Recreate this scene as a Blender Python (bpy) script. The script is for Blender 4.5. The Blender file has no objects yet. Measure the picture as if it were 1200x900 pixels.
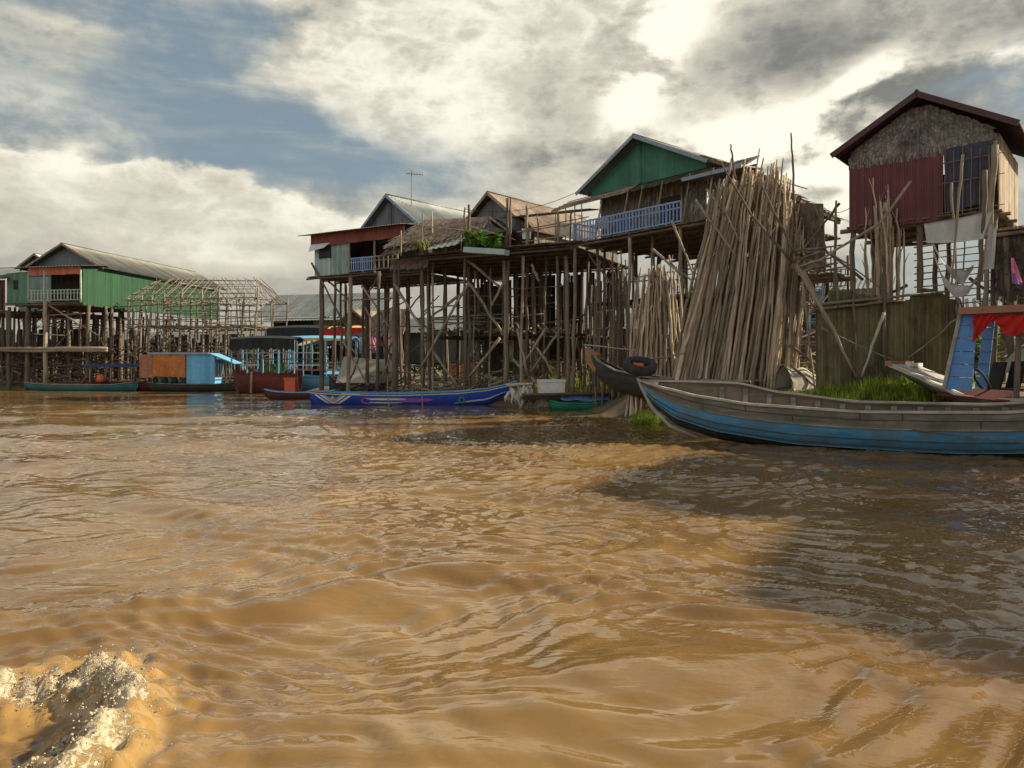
import bpy, math, random
import numpy as np
from mathutils import Vector, Matrix, noise as mnoise
R = random.Random(7)
scene = bpy.context.scene
COL = scene.collection
# ------------------------------------------------------------------ view geometry (metres)
F, CX, HY, CH = 870.0, 600.0, 430.0, 2.0
def P(px, py, d):
    return Vector(((px-CX)/F*d, d, CH-(py-HY)/F*d))
class Frame:
    """a house's own axes: u along its front, v into its depth"""
    def __init__(s, x, y, deg):
        s.o = Vector((x, y, 0)); a = math.radians(deg); s.a = a
        s.u = Vector((math.cos(a), math.sin(a), 0)); s.v = Vector((-math.sin(a), math.cos(a), 0))
    def w(s, u, v, z): return s.o + s.u*u + s.v*v + Vector((0, 0, z))
    def onv(s, px, py, v):
        rx = (px-CX)/F; d = (v + s.o.dot(s.v))/(rx*s.v.x + s.v.y); p = P(px, py, d)
        return ((p-s.o).dot(s.u), v, p.z)
    def pv(s, px, py, v): return s.w(*s.onv(px, py, v))
    def onu(s, px, py, u):
        rx = (px-CX)/F; d = (u + s.o.dot(s.u))/(rx*s.u.x + s.u.y); p = P(px, py, d)
        return (u, (p-s.o).dot(s.v), p.z)
# ------------------------------------------------------------------ mesh builder
class MB:
    def __init__(s): s.v = []; s.f = []; s.t = []
    def quad(s, a, b, c, d, t=1.0):
        n = len(s.v); s.v += [a, b, c, d]; s.f.append((n, n+1, n+2, n+3)); s.t.append(t)
    def tri(s, a, b, c, t=1.0):
        n = len(s.v); s.v += [a, b, c]; s.f.append((n, n+1, n+2)); s.t.append(t)
    def hexa(s, p, t=1.0):
        n = len(s.v); s.v += list(p)
        for q in ((0,3,2,1),(4,5,6,7),(0,1,5,4),(1,2,6,5),(2,3,7,6),(3,0,4,7)):
            s.f.append(tuple(n+i for i in q)); s.t.append(t)
    def beam(s, p0, p1, w, h, up=None, t=1.0):
        p0, p1 = Vector(p0), Vector(p1); ax = (p1-p0).normalized()
        up = Vector(up) if up is not None else (Vector((0,0,1)) if abs(ax.z) < .9 else Vector((0,1,0)))
        sd = ax.cross(up).normalized()*(w/2); uu = sd.cross(ax).normalized()*(h/2)
        s.hexa([p0-sd-uu, p0+sd-uu, p0+sd+uu, p0-sd+uu, p1-sd-uu, p1+sd-uu, p1+sd+uu, p1-sd+uu], t)
    def slab(s, corners, th, t=1.0):
        """quad with thickness th along its normal"""
        a, b, c, d = [Vector(x) for x in corners]
        n = (b-a).cross(d-a).normalized()*th
        s.hexa([a, b, c, d, a+n, b+n, c+n, d+n], t)
    def box(s, fr, u0, u1, v0, v1, z0, z1, t=1.0):
        s.hexa([fr.w(u0,v0,z0), fr.w(u1,v0,z0), fr.w(u1,v1,z0), fr.w(u0,v1,z0),
                fr.w(u0,v0,z1), fr.w(u1,v0,z1), fr.w(u1,v1,z1), fr.w(u0,v1,z1)], t)
    def tube(s, pts, rad, n=7, t=1.0):
        pts = [Vector(p) for p in pts]
        if not hasattr(rad, '__len__'): rad = [rad]*len(pts)
        base = len(s.v); m = len(pts)
        ref = Vector((0.31, 0.95, 0.05))
        for i, p in enumerate(pts):
            ax = (pts[min(i+1, m-1)]-pts[max(i-1, 0)]).normalized()
            r = ref if abs(ax.dot(ref)) < .9 else Vector((1, 0, 0))
            a = ax.cross(r).normalized(); b = ax.cross(a)
            for k in range(n):
                th = 2*math.pi*k/n
                s.v.append(p + (a*math.cos(th)+b*math.sin(th))*rad[i])
        for i in range(m-1):
            for k in range(n):
                k2 = (k+1) % n
                s.f.append((base+i*n+k, base+(i+1)*n+k, base+(i+1)*n+k2, base+i*n+k2)); s.t.append(t)
        s.f.append(tuple(base+k for k in range(n))); s.t.append(t)
        s.f.append(tuple(base+(m-1)*n+k for k in reversed(range(n)))); s.t.append(t)
    def stick(s, p0, p1, r, wob=.04, seg=5, t=None, n=6, taper=.75):
        p0, p1 = Vector(p0), Vector(p1); L = (p1-p0).length
        pts = []; rr = []
        for i in range(seg+1):
            k = i/seg; j = wob*(.25 if i in (0, seg) else 1)
            pts.append(p0.lerp(p1, k)+Vector((R.uniform(-j,j), R.uniform(-j,j), R.uniform(-j,j)*.5)))
            rr.append(r*(1-(1-taper)*k)*R.uniform(.88, 1.12))
        s.tube(pts, rr, n, R.uniform(.65, 1.25) if t is None else t)
    def grid(s, fn, nu, nv, t=1.0, tf=None):
        b = len(s.v)
        for j in range(nv+1):
            for i in range(nu+1): s.v.append(Vector(fn(i/nu, j/nv)))
        for j in range(nv):
            for i in range(nu):
                q = b+j*(nu+1)+i
                s.f.append((q, q+1, q+nu+2, q+nu+1)); s.t.append(tf(i/nu, j/nv) if tf else t)
    def shell(s, fo, fi, nu, nv, t=1.0, tf=None):
        """closed shell between an outer and an inner grid"""
        b = len(s.v); s.grid(fo, nu, nv, t, tf); c = len(s.v)
        for j in range(nv+1):
            for i in range(nu+1): s.v.append(Vector(fi(i/nu, j/nv)))
        W = nu+1
        for j in range(nv):
            for i in range(nu):
                q = c+j*W+i; s.f.append((q, q+W, q+W+1, q+1)); s.t.append(tf(i/nu, j/nv) if tf else t)
        def edge(p, q): s.f.append((b+p, c+p, c+q, b+q)); s.t.append(t)
        for i in range(nu): edge(i+1, i); edge(nv*W+i, nv*W+i+1)
        for j in range(nv): edge(j*W, (j+1)*W); edge((j+1)*W+nu, j*W+nu)
    def build(s, name, mat, parent=None, smooth=False, origin=None):
        if parent is not None: org = Vector(parent.get('_w', (0,0,0)))
        elif origin is not None: org = Vector(origin)
        else:
            a = np.array([tuple(x) for x in s.v]); org = Vector((a[:,0].mean(), a[:,1].mean(), a[:,2].min()))
        me = bpy.data.meshes.new(name)
        me.from_pydata([tuple(x-org) for x in s.v], [], s.f)
        at = me.attributes.new('tint', 'FLOAT', 'FACE'); at.data.foreach_set('value', s.t)
        if smooth: me.polygons.foreach_set('use_smooth', [True]*len(me.polygons))
        me.materials.append(mat); me.update()
        o = bpy.data.objects.new(name, me); COL.objects.link(o)
        if parent is not None:
            o.parent = parent; o['_w'] = tuple(org)
        else:
            o.location = org; o['_w'] = tuple(org)
        return o
def tag(o, label=None, cat=None, group=None, kind=None):
    if label: o['label'] = label
    if cat: o['category'] = cat
    if group: o['group'] = group
    if kind: o['kind'] = kind
    return o
def thing(name, loc, label, cat, group=None):
    o = bpy.data.objects.new(name, None); COL.objects.link(o); o.empty_display_size = .3
    o.location = loc; o['_w'] = tuple(loc)
    return tag(o, label, cat, group)
def fbm(p, o=4):
    return mnoise.fractal(Vector(p), 1.0, 2.0, o)
# ------------------------------------------------------------------ materials
def mat(name, c1, c2, scale=(3,3,3), rough=.8, bump=.25, tint=.6, dirt=None, dirt_amt=.5, dirt_scale=1.2, detail=6, randv=0.0, metal=0.0, spec=.4, bdist=.02, transl=0.0):
    m = bpy.data.materials.new(name); m.use_nodes = True
    nt = m.node_tree; N = nt.nodes; L = nt.links
    b = N['Principled BSDF']; b.inputs['Roughness'].default_value = rough; b.inputs['Metallic'].default_value = metal
    b.inputs['Specular IOR Level'].default_value = spec
    tc = N.new('ShaderNodeTexCoord'); mp = N.new('ShaderNodeMapping'); mp.inputs['Scale'].default_value = scale
    L.new(tc.outputs['Object'], mp.inputs['Vector'])
    no = N.new('ShaderNodeTexNoise'); no.inputs['Scale'].default_value = 1; no.inputs['Detail'].default_value = detail
    no.inputs['Roughness'].default_value = .65
    L.new(mp.outputs[0], no.inputs['Vector'])
    rp = N.new('ShaderNodeValToRGB'); rp.color_ramp.elements[0].position = .32; rp.color_ramp.elements[1].position = .68
    rp.color_ramp.elements[0].color = (*c1, 1); rp.color_ramp.elements[1].color = (*c2, 1)
    L.new(no.outputs['Fac'], rp.inputs[0]); col = rp.outputs[0]
    if dirt:
        n2 = N.new('ShaderNodeTexNoise'); n2.inputs['Scale'].default_value = dirt_scale; n2.inputs['Detail'].default_value = 7; n2.inputs['Roughness'].default_value = .7
        L.new(tc.outputs['Object'], n2.inputs['Vector'])
        r2 = N.new('ShaderNodeValToRGB'); r2.color_ramp.elements[0].position = .45; r2.color_ramp.elements[1].position = .68
        r2.color_ramp.elements[0].color = (0,0,0,1); r2.color_ramp.elements[1].color = (dirt_amt,)*3+(1,)
        L.new(n2.outputs['Fac'], r2.inputs[0])
        mx = N.new('ShaderNodeMix'); mx.data_type = 'RGBA'; L.new(r2.outputs[0], mx.inputs[0]); L.new(col, mx.inputs[6]); mx.inputs[7].default_value = (*dirt, 1)
        col = mx.outputs[2]
    at = N.new('ShaderNodeAttribute'); at.attribute_name = 'tint'
    ma = N.new('ShaderNodeMath'); ma.operation = 'MULTIPLY_ADD'; L.new(at.outputs['Fac'], ma.inputs[0]); ma.inputs[1].default_value = tint; ma.inputs[2].default_value = 1-tint
    fac = ma.outputs[0]
    if randv:
        oi = N.new('ShaderNodeObjectInfo'); mr = N.new('ShaderNodeMapRange'); mr.inputs[3].default_value = 1-randv; mr.inputs[4].default_value = 1+randv
        L.new(oi.outputs['Random'], mr.inputs[0]); m2 = N.new('ShaderNodeMath'); m2.operation = 'MULTIPLY'; L.new(fac, m2.inputs[0]); L.new(mr.outputs[0], m2.inputs[1]); fac = m2.outputs[0]
    vm = N.new('ShaderNodeVectorMath'); vm.operation = 'SCALE'; L.new(col, vm.inputs[0]); L.new(fac, vm.inputs['Scale'])
    L.new(vm.outputs[0], b.inputs['Base Color'])
    if bump:
        bp = N.new('ShaderNodeBump'); bp.inputs['Strength'].default_value = bump; bp.inputs['Distance'].default_value = bdist
        L.new(no.outputs['Fac'], bp.inputs['Height']); L.new(bp.outputs[0], b.inputs['Normal'])
    if transl:
        tr = N.new('ShaderNodeBsdfTranslucent'); L.new(vm.outputs[0], tr.inputs['Color'])
        ms = N.new('ShaderNodeMixShader'); ms.inputs[0].default_value = transl
        L.new(b.outputs[0], ms.inputs[1]); L.new(tr.outputs[0], ms.inputs[2]); L.new(ms.outputs[0], N['Material Output'].inputs['Surface'])
    return m
M = {}
M['pole'] = mat('pole_wood', (.24,.175,.11), (.62,.49,.34), (9,9,.9), .85, .5, .6, (.13,.10,.07), .6, .9, randv=.42)
M['post'] = mat('post_wood', (.10,.076,.054), (.24,.185,.13), (7,7,.7), .9, .5, .6, (.05,.04,.03), .6, .7)
M['palepost'] = mat('pale_post_wood', (.20,.155,.105), (.42,.34,.24), (7,7,.7), .9, .5, .6, (.10,.08,.05), .6, .7)
M['bamboo'] = mat('dry_bamboo', (.12,.097,.068), (.27,.22,.155), (5,5,2), .7, .3, .6, (.15,.12,.08), .5, .8)
M['deck'] = mat('deck_boards', (.11,.085,.06), (.24,.19,.14), (2,2,6), .9, .4, .7, (.06,.05,.04), .6, .8)
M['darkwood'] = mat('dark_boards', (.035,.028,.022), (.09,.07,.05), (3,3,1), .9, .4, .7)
M['thatch'] = mat('dry_thatch', (.13,.10,.075), (.27,.21,.155), (6,6,3), .95, .4, .8, (.07,.055,.045), .6, 1.2)
M['palmwall'] = mat('palm_leaf_wall', (.14,.122,.105), (.32,.28,.235), (7,7,2.5), .95, .5, .85, (.05,.042,.038), .7, 1.4)
M['greypalm'] = mat('grey_woven_panels', (.11,.10,.09), (.31,.28,.245), (13,13,2.2), .95, .5, .9, (.06,.052,.047), .8, 1.1)
M['paleleaf'] = mat('pale_woven_wall', (.30,.235,.15), (.52,.43,.30), (6,6,2), .9, .5, .8, (.20,.14,.09), .6, 1.6)
M['tin'] = mat('grey_tin_roof', (.15,.175,.175), (.24,.265,.26), (1.5,1.5,1.5), .5, .1, .5, (.20,.16,.12), .5, .55, metal=.35)
M['tinolive'] = mat('weathered_tin_roof', (.11,.115,.10), (.18,.185,.16), (1,1,1), .55, .1, .5, (.17,.14,.11), .45, .4, metal=.3)
M['rust'] = mat('rusty_tin_roof', (.17,.115,.075), (.36,.29,.22), (1.2,1.2,1.2), .7, .15, .8, (.13,.07,.04), .75, .7, metal=.15)
M['bluetrim'] = mat('blue_grey_trim', (.19,.26,.34), (.30,.38,.46), (4,4,4), .6, .1, .5, (.16,.16,.16), .4)
M['greengable'] = mat('dark_green_panel', (.032,.15,.095), (.052,.20,.13), (1.5,1.5,1.5), .65, .1, .5, (.025,.075,.055), .5, .6)
M['greywall'] = mat('grey_blue_panel', (.12,.135,.145), (.19,.21,.22), (2,2,1), .75, .2, .7, (.09,.085,.08), .5, .7)
M['redpanel'] = mat('oxide_red_sheet', (.125,.024,.027), (.165,.035,.037), (1,1,1), .55, .05, .6, (.075,.03,.03), .6, 1.2)
M['darkred'] = mat('dark_maroon_sheet', (.055,.022,.024), (.085,.035,.036), (2,2,2), .6, .1, .6, (.05,.04,.035), .5, 1)
M['redfascia'] = mat('red_fascia', (.17,.045,.038), (.24,.065,.05), (3,3,3), .8, .2, .7, (.15,.06,.05), .6, 1)
M['orangefascia'] = mat('orange_fascia', (.42,.13,.07), (.52,.18,.10), (3,3,3), .8, .2, .7, (.3,.12,.08), .5, 1)
M['teal'] = mat('pale_teal_boards', (.17,.27,.245), (.30,.40,.36), (3,3,1), .8, .3, .7, (.24,.23,.20), .55, .9)
M['greenteal'] = mat('faded_green_boards', (.075,.19,.12), (.13,.27,.18), (4,4,1), .8, .3, .8, (.10,.15,.11), .5, .9)
M['lightteal'] = mat('light_teal_wall', (.30,.42,.40), (.42,.54,.51), (2,2,1), .8, .2, .6)
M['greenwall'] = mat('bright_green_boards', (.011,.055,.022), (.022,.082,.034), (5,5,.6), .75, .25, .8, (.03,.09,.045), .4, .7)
M['greenrail'] = mat('pale_green_rail', (.26,.38,.29), (.40,.5,.40), (4,4,4), .8, .2, .7)
M['bluerail'] = mat('blue_painted_rail', (.16,.27,.47), (.27,.40,.62), (6,6,3), .75, .25, .7, (.34,.36,.38), .45, 2)
M['tarp'] = mat('navy_tarp', (.026,.030,.052), (.058,.064,.095), (3,3,1.2), .7, .5, .6, (.10,.11,.16), .35, 1.5, bdist=.05)
M['cloth'] = mat('grey_white_cloth', (.50,.51,.48), (.66,.66,.62), (2,2,2), .9, .2, .6, (.38,.37,.33), .5, 2, transl=.25)
M['mat'] = mat('woven_mat_fence', (.125,.10,.048), (.24,.195,.105), (14,14,1.2), .95, .5, .8, (.03,.028,.016), .6, 1)
M['redcloth'] = mat('red_curtain', (.60,.022,.018), (.75,.04,.03), (4,4,1), .8, .3, .6, transl=.3)
M['pinkcloth'] = mat('pink_cloth', (.62,.16,.26), (.72,.28,.36), (4,4,4), .8, .2, .6)
M['purplecloth'] = mat('purple_cloth', (.24,.12,.42), (.38,.14,.45), (4,4,4), .8, .2, .6)
M['boatblue'] = mat('worn_blue_hull', (.05,.22,.43), (.13,.37,.57), (1.1,1.1,7), .65, .3, .7, (.15,.155,.14), .9, 1.6)
M['boatgrey'] = mat('weathered_grey_planks', (.17,.15,.12), (.33,.29,.23), (1.0,1.0,9), .85, .4, .8, (.085,.085,.06), .85, 1.3)
M['boatdark'] = mat('dark_weathered_planks', (.10,.09,.065), (.23,.20,.15), (1.0,1.0,9), .85, .4, .8, (.06,.07,.045), .85, 1.3)
M['boatrim'] = mat('bare_wood_rail', (.34,.29,.23), (.52,.47,.40), (2,2,8), .8, .3, .8, (.2,.17,.13), .5, 2)
M['paledeck'] = mat('pale_deck_planks', (.42,.38,.33), (.66,.62,.55), (2,2,2), .8, .3, .8, (.25,.21,.17), .6, 1.5)
M['boatinside'] = mat('boat_interior_wood', (.12,.09,.06), (.23,.185,.13), (1.2,1.2,8), .9, .4, .8, (.06,.05,.04), .6, 1)
M['royal'] = mat('royal_blue_paint', (.02,.06,.40), (.03,.09,.52), (1.5,1.5,5), .4, .1, .6, (.02,.03,.12), .35, 1.2)
M['white'] = mat('white_paint', (.62,.63,.62), (.78,.78,.76), (4,4,4), .6, .1, .6, (.42,.42,.40), .5, 2)
M['yellow'] = mat('yellow_paint', (.60,.44,.12), (.72,.55,.20), (4,4,4), .6, .1, .6)
M['maroon'] = mat('maroon_paint', (.09,.022,.018), (.15,.035,.028), (2,2,4), .7, .2, .6, (.05,.03,.025), .5, 1)
M['skyblue'] = mat('light_blue_paint', (.10,.36,.62), (.16,.48,.72), (2,2,4), .6, .15, .6, (.25,.40,.48), .4, 1)
M['cabblue'] = mat('cabin_blue_boards', (.075,.21,.50), (.12,.29,.60), (3,3,6), .6, .2, .7, (.12,.2,.36), .4, 1.6)
M['orange'] = mat('orange_tarp', (.50,.17,.04), (.66,.27,.08), (2,2,2), .75, .3, .6, (.25,.07,.02), .7, .9, transl=.2)
M['navy'] = mat('navy_canopy', (.02,.03,.11), (.035,.05,.17), (2,2,2), .7, .2, .6)
M['black'] = mat('black_canopy', (.012,.014,.014), (.03,.032,.03), (2,2,2), .8, .2, .6)
M['tealboat'] = mat('teal_boat_paint', (.03,.13,.14), (.05,.20,.20), (2,2,5), .7, .2, .6, (.03,.06,.06), .6, 1)
M['greenboat'] = mat('green_boat_paint', (.012,.16,.09), (.02,.24,.13), (2,2,5), .6, .2, .6)
M['bluetarp'] = mat('blue_plastic_sheet', (.05,.12,.34), (.16,.26,.50), (5,5,5), .5, .4, .6)
M['redbox'] = mat('orange_red_plastic', (.62,.10,.04), (.72,.16,.07), (3,3,3), .6, .1, .6)
M['foam'] = mat('polystyrene', (.66,.65,.58), (.78,.77,.70), (9,9,9), .9, .3, .6, (.5,.46,.36), .6, 3)
M['paletarp'] = mat('pale_tarp', (.40,.38,.30), (.58,.55,.45), (3,3,3), .85, .4, .6, (.26,.23,.17), .5, 1.5)
M['rubber'] = mat('tyre_rubber', (.012,.012,.013), (.03,.03,.031), (9,9,9), .75, .2, .6, (.09,.085,.08), .4, 3)
M['leaf'] = mat('leaf_green', (.075,.17,.015), (.15,.28,.035), (2,2,2), .6, 0, .8, transl=.35)
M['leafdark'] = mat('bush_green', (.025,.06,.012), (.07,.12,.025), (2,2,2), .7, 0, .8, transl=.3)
M['grass'] = mat('grass_blades', (.17,.22,.025), (.32,.38,.055), (1.5,1.5,1.5), .7, 0, .8, transl=.5)
M['stem'] = mat('stem_bark', (.08,.06,.04), (.14,.11,.08), (6,6,2), .9, .4, .6)
M['brick'] = mat('orange_clay_wall', (.36,.15,.075), (.48,.23,.12), (3,3,6), .9, .3, .7, (.28,.16,.10), .5, 1)
M['metal'] = mat('grey_metal', (.22,.22,.22), (.32,.32,.31), (4,4,4), .45, .1, .5, metal=.7)
M['ladder'] = mat('blue_ladder', (.08,.22,.45), (.12,.30,.55), (4,4,4), .6, .1, .6)
M['glassdark'] = mat('dark_opening', (.008,.008,.009), (.014,.014,.015), (3,3,3), .6, 0, .5)
M['rope'] = mat('rope_fibre', (.30,.27,.22), (.45,.42,.36), (30,30,30), .9, .3, .6)
M['hull_dark'] = mat('tarred_hull', (.02,.025,.022), (.05,.055,.045), (1.5,1.5,7), .7, .3, .7, (.09,.09,.075), .4, 1)
M['rawbow'] = mat('orange_bow_wood', (.28,.12,.06), (.38,.19,.11), (3,3,6), .8, .3, .7)
# ------------------------------------------------------------------ building helpers
def gz(x, y):
    """ground height"""
    return ground_h(x, y)
SHORE = [(60,9),(16,15.8),(12,17.5),(9,19.2),(6.4,21.6),(5.2,24.8),(4.6,27.2),(3.2,33),(0,38.0),(-6,43),(-12,48),(-18,61.5),(-28,62.5),(-45,63.5),(-80,66),(-400,70)]
def ground_h(x, y):
    # signed distance inland of the shore polyline
    best = 1e9; sgn = -1
    for (x0,y0),(x1,y1) in zip(SHORE[:-1], SHORE[1:]):
        dx, dy = x1-x0, y1-y0; k = max(0, min(1, ((x-x0)*dx+(y-y0)*dy)/(dx*dx+dy*dy)))
        ex, ey = x-(x0+k*dx), y-(y0+k*dy); d = math.hypot(ex, ey)
        if d < best:
            best = d; sgn = 1 if (dx*(y-y0)-dy*(x-x0)) < 0 else -1
    s = best*sgn
    hi = max(0, min(1, (x-3.5)/3.0))
    def sm(a, b, t):
        t = max(0, min(1, (t-a)/(b-a))); return t*t*(3-2*t)
    up = .45*sm(-.3, 1.6, s)+.35*sm(2, 7, s) + hi*(.60*sm(0, 1.6, s)+.05*sm(1.5, 5, s))
    n = .10*fbm((x*.35, y*.35, 3.3), 4)*sm(-.5, 2, s)
    return -.9*(1-sm(-5, .2, s)) - .08*(1-sm(-.3,.3,s)) + up + n
def corr(mb, A, B, C, D, pitch=.19, amp=.022, th=.012, panels=.9):
    """corrugated sheet: A-B the eave, D-C the ridge, ridges run from eave to ridge"""
    A,B,C,D = [Vector(x) for x in (A,B,C,D)]
    nrm = (B-A).cross(D-A).normalized()
    if nrm.z < 0: nrm = -nrm
    n = max(8, int((B-A).length/pitch)*4)
    npan = max(1, int((B-A).length/panels)); pt = [R.uniform(.5, 1.3) for _ in range(npan+1)]
    def top(i, j):
        p = A.lerp(B, i).lerp(D.lerp(C, i), j)
        return p + nrm*(amp*math.sin(2*math.pi*i*n/4))
    def bot(i, j): return top(i, j)-nrm*th
    mb.shell(top, bot, n, 2, tf=lambda i, j: pt[int(i*npan)]*(1 if j < .5 else .93))
def gable_roof(parent, fr, u0, u1, v0, v1, ze, zr, m, trim=None, um=None, ze2=None):
    um = (u0+u1)/2 if um is None else um; ze2 = ze if ze2 is None else ze2
    mb = MB(); corr(mb, fr.w(u0,v0,ze), fr.w(u0,v1,ze), fr.w(um,v1,zr), fr.w(um,v0,zr))
    corr(mb, fr.w(u1,v1,ze2), fr.w(u1,v0,ze2), fr.w(um,v0,zr), fr.w(um,v1,zr))
    mb.tube([fr.w(um, v0-.02, zr+.02), fr.w(um, v1+.02, zr+.02)], .06, 8, .9)
    r = mb.build('roof', m, parent, True)
    if trim is not None:
        mt = MB()
        for uu, z in ((u0, ze), (u1, ze2)):
            mt.beam(fr.w(uu, v0-.03, z-.06), fr.w(um, v0-.03, zr-.06), .04, .17, up=fr.u.cross(Vector((0,1,0))) if False else None)
        mt.build('bargeboard', trim, r)
    return r
def boards(mb, fr, u0, u1, v, z0, z1, w=.16, th=.025, ztop=None, alongv=False, gap=.008):
    """a wall of upright boards; ztop(u) gives a sloping head; alongv puts it in the plane u=v"""
    n = max(1, int(abs(u1-u0)/w)); s = (u1-u0)/n
    for i in range(n):
        a, b = u0+s*i+gap*np.sign(s)/2, u0+s*(i+1)-gap*np.sign(s)/2
        o = R.uniform(-.006, .006); t = R.uniform(.72, 1.2)
        za = ztop(a) if ztop else z1; zb = ztop(b) if ztop else z1
        zz0 = z0+R.uniform(-.02, .02)
        if alongv: W = lambda x, y, z: fr.w(v+y, x, z)
        else: W = lambda x, y, z: fr.w(x, v+y, z)
        mb.hexa([W(a,o,zz0), W(b,o,zz0), W(b,o+th,zz0), W(a,o+th,zz0), W(a,o,za), W(b,o,zb), W(b,o+th,zb), W(a,o+th,za)], t)
def thatch(mb, A, B, C, D, rows=5, per=9, ln=.6, lift=.06, th=.07, wid=.05, ragged=.25):
    """leaf thatch: A-B lower edge, D-C upper edge"""
    A,B,C,D = [Vector(x) for x in (A,B,C,D)]
    nrm = (B-A).cross(D-A).normalized()
    mb.slab([A, B, C, D], -th, .7)
    L = (B-A).length
    for j in range(rows):
        for k in range(int(L*per)):
            i = R.random(); y = (j+.5+R.uniform(-.3,.3))/rows
            p = A.lerp(B, i).lerp(D.lerp(C, i), min(1, y+.35/rows))
            dn = (A.lerp(B, i)-D.lerp(C, i)).normalized()
            sd = dn.cross(nrm).normalized()
            l = ln*R.uniform(.6, 1.2); w = wid*R.uniform(.6, 1.4); sk = R.uniform(-ragged, ragged)
            q = p+dn*l+sd*sk*l+nrm*lift*R.uniform(.3, 1.3)
            p = p+nrm*.01
            t = R.choice([R.uniform(.5,.9), R.uniform(.85,1.2), R.uniform(1.0,1.5)])
            mb.quad(p-sd*w, p+sd*w, q+sd*w*.6, q-sd*w*.6, t)
def stilt(parent, p, ztop, r, m=None, lean=(0,0), name='stilt', zb=None):
    mb = MB(); x, y = p[0], p[1]; zb = ground_h(x, y)-.35 if zb is None else zb
    mb.stick((x+lean[0], y+lean[1], zb), (x, y, ztop), r, .05, 7, n=8, taper=.85)
    return mb.build(name, m or M['post'], parent, True)
def rod(parent, p0, p1, r, m=None, name='brace', wob=.05, seg=5, taper=.8):
    mb = MB(); mb.stick(p0, p1, r, wob, seg, n=7, taper=taper)
    return mb.build(name, m or M['post'], parent, True)
def railing(parent, fr, u0, u1, v, z0, z1, m, n, alongv=False, bw=.05, name='railing'):
    mb = MB()
    W = (lambda a, b, z: fr.w(b, a, z)) if alongv else (lambda a, b, z: fr.w(a, b, z))
    mb.beam(W(u0,v,z1), W(u1,v,z1), .06, .07); mb.beam(W(u0,v,z0), W(u1,v,z0), .05, .06)
    zm = z0+(z1-z0)*.68; mb.beam(W(u0,v,zm), W(u1,v,zm), .04, .05)
    for i in range(n+1):
        u = u0+(u1-u0)*i/n; big = i % 6 == 0
        mb.beam(W(u,v,z0-(.08 if big else 0)), W(u,v,z1+(.06 if big else 0)), bw*(1.6 if big else 1), bw*.8, t=R.uniform(.8,1.15))
    return mb.build(name, m, parent)
def deckslab(parent, fr, u0, u1, v0, v1, z, m=None, name='deck', w=.2):
    mb = MB(); n = max(1, int((u1-u0)/w)); s = (u1-u0)/n
    for i in range(n):
        e0, e1 = R.uniform(-.12,.06), R.uniform(-.06,.12); dz = R.uniform(-.012,.012)
        mb.box(fr, u0+s*i+.006, u0+s*(i+1)-.006, v0+e0, v1+e1, z-.05+dz, z+dz, R.uniform(.7,1.2))
    k = max(2, int((v1-v0)/1.2))
    for i in range(k+1):
        v = v0+.15+(v1-v0-.3)*i/k
        mb.stick(fr.w(u0-.2, v, z-.14), fr.w(u1+.2, v, z-.14), .07, .03, 6, n=7)
    return mb.build(name, m or M['deck'], parent)
def gable_wall(parent, fr, u0, u1, v, z0, ze, zr, m, w=.6, name='gable', um=None):
    um = (u0+u1)/2 if um is None else um
    mb = MB(); f = lambda u: ze+(zr-ze)*(1-abs(u-um)/max(1e-3, ((um-u0) if u < um else (u1-um))))
    boards(mb, fr, u0, u1, v, z0, ze, w, .03, ztop=f)
    return mb.build(name, m, parent)
def leaves(mb, c, rad, n, size, squash=.8):
    c = Vector(c)
    ns = [Vector((R.gauss(0,1), R.gauss(0,1), R.gauss(0,1)*squash)).normalized()*R.uniform(.3,1) for _ in range(max(4, n//60))]
    for k in range(n):
        b = R.choice(ns); p = c+Vector((b.x*rad, b.y*rad, b.z*rad*squash))+Vector((R.gauss(0,1), R.gauss(0,1), R.gauss(0,1)))*rad*.2
        a = Vector((R.uniform(-1,1), R.uniform(-1,1), R.uniform(-.6,.6))).normalized(); s = a.cross(Vector((R.uniform(-1,1), R.uniform(-1,1), 1))).normalized()
        l = size*R.uniform(.6,1.4); w = l*.35
        mb.quad(p-a*l, p+s*w, p+a*l, p-s*w, R.uniform(.55,1.35))
def drape(mb, tl, tr, br, bl, nu=14, nv=10, fold=.05, sag=0, k=9, th=.012):
    tl,tr,br,bl = [Vector(x) for x in (tl,tr,br,bl)]
    nrm = (tr-tl).cross(bl-tl).normalized(); ph = R.uniform(0,6)
    def fo(i, j):
        p = tl.lerp(tr, i).lerp(bl.lerp(br, i), j)
        return p + nrm*fold*(math.sin(k*i+ph+2*j)+.5*math.sin(2.3*k*i+ph)) - Vector((0,0,sag*4*i*(1-i)))
    mb.shell(fo, lambda i, j: fo(i,j)+nrm*th, nu, nv, tf=lambda i, j: R.uniform(.92,1.05))
# ------------------------------------------------------------------ camera, sun, sky
cam = bpy.data.cameras.new('camera'); co = bpy.data.objects.new('camera', cam); COL.objects.link(co)
co.location = (0, 0, CH); co.rotation_euler = (math.radians(90), 0, 0)
cam.sensor_width = 36; cam.lens = F/1200*36; cam.shift_y = -20/1200; cam.clip_end = 6000; cam.clip_start = .05
scene.camera = co
SAZ, SEL = math.radians(80), math.radians(33)
sdir = Vector((math.sin(SAZ)*math.cos(SEL), math.cos(SAZ)*math.cos(SEL), math.sin(SEL)))
sl = bpy.data.lights.new('sun', 'SUN'); sl.energy = 5.0; sl.angle = math.radians(1.2); sl.color = (1, .87, .66)
so = bpy.data.objects.new('sun', sl); COL.objects.link(so); so.rotation_euler = sdir.to_track_quat('Z', 'Y').to_euler(); so.location = (20, 10, 40)
scene.view_settings.view_transform = 'Standard'; scene.view_settings.look = 'None'; scene.view_settings.exposure = .62; scene.view_settings.gamma = 1
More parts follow.
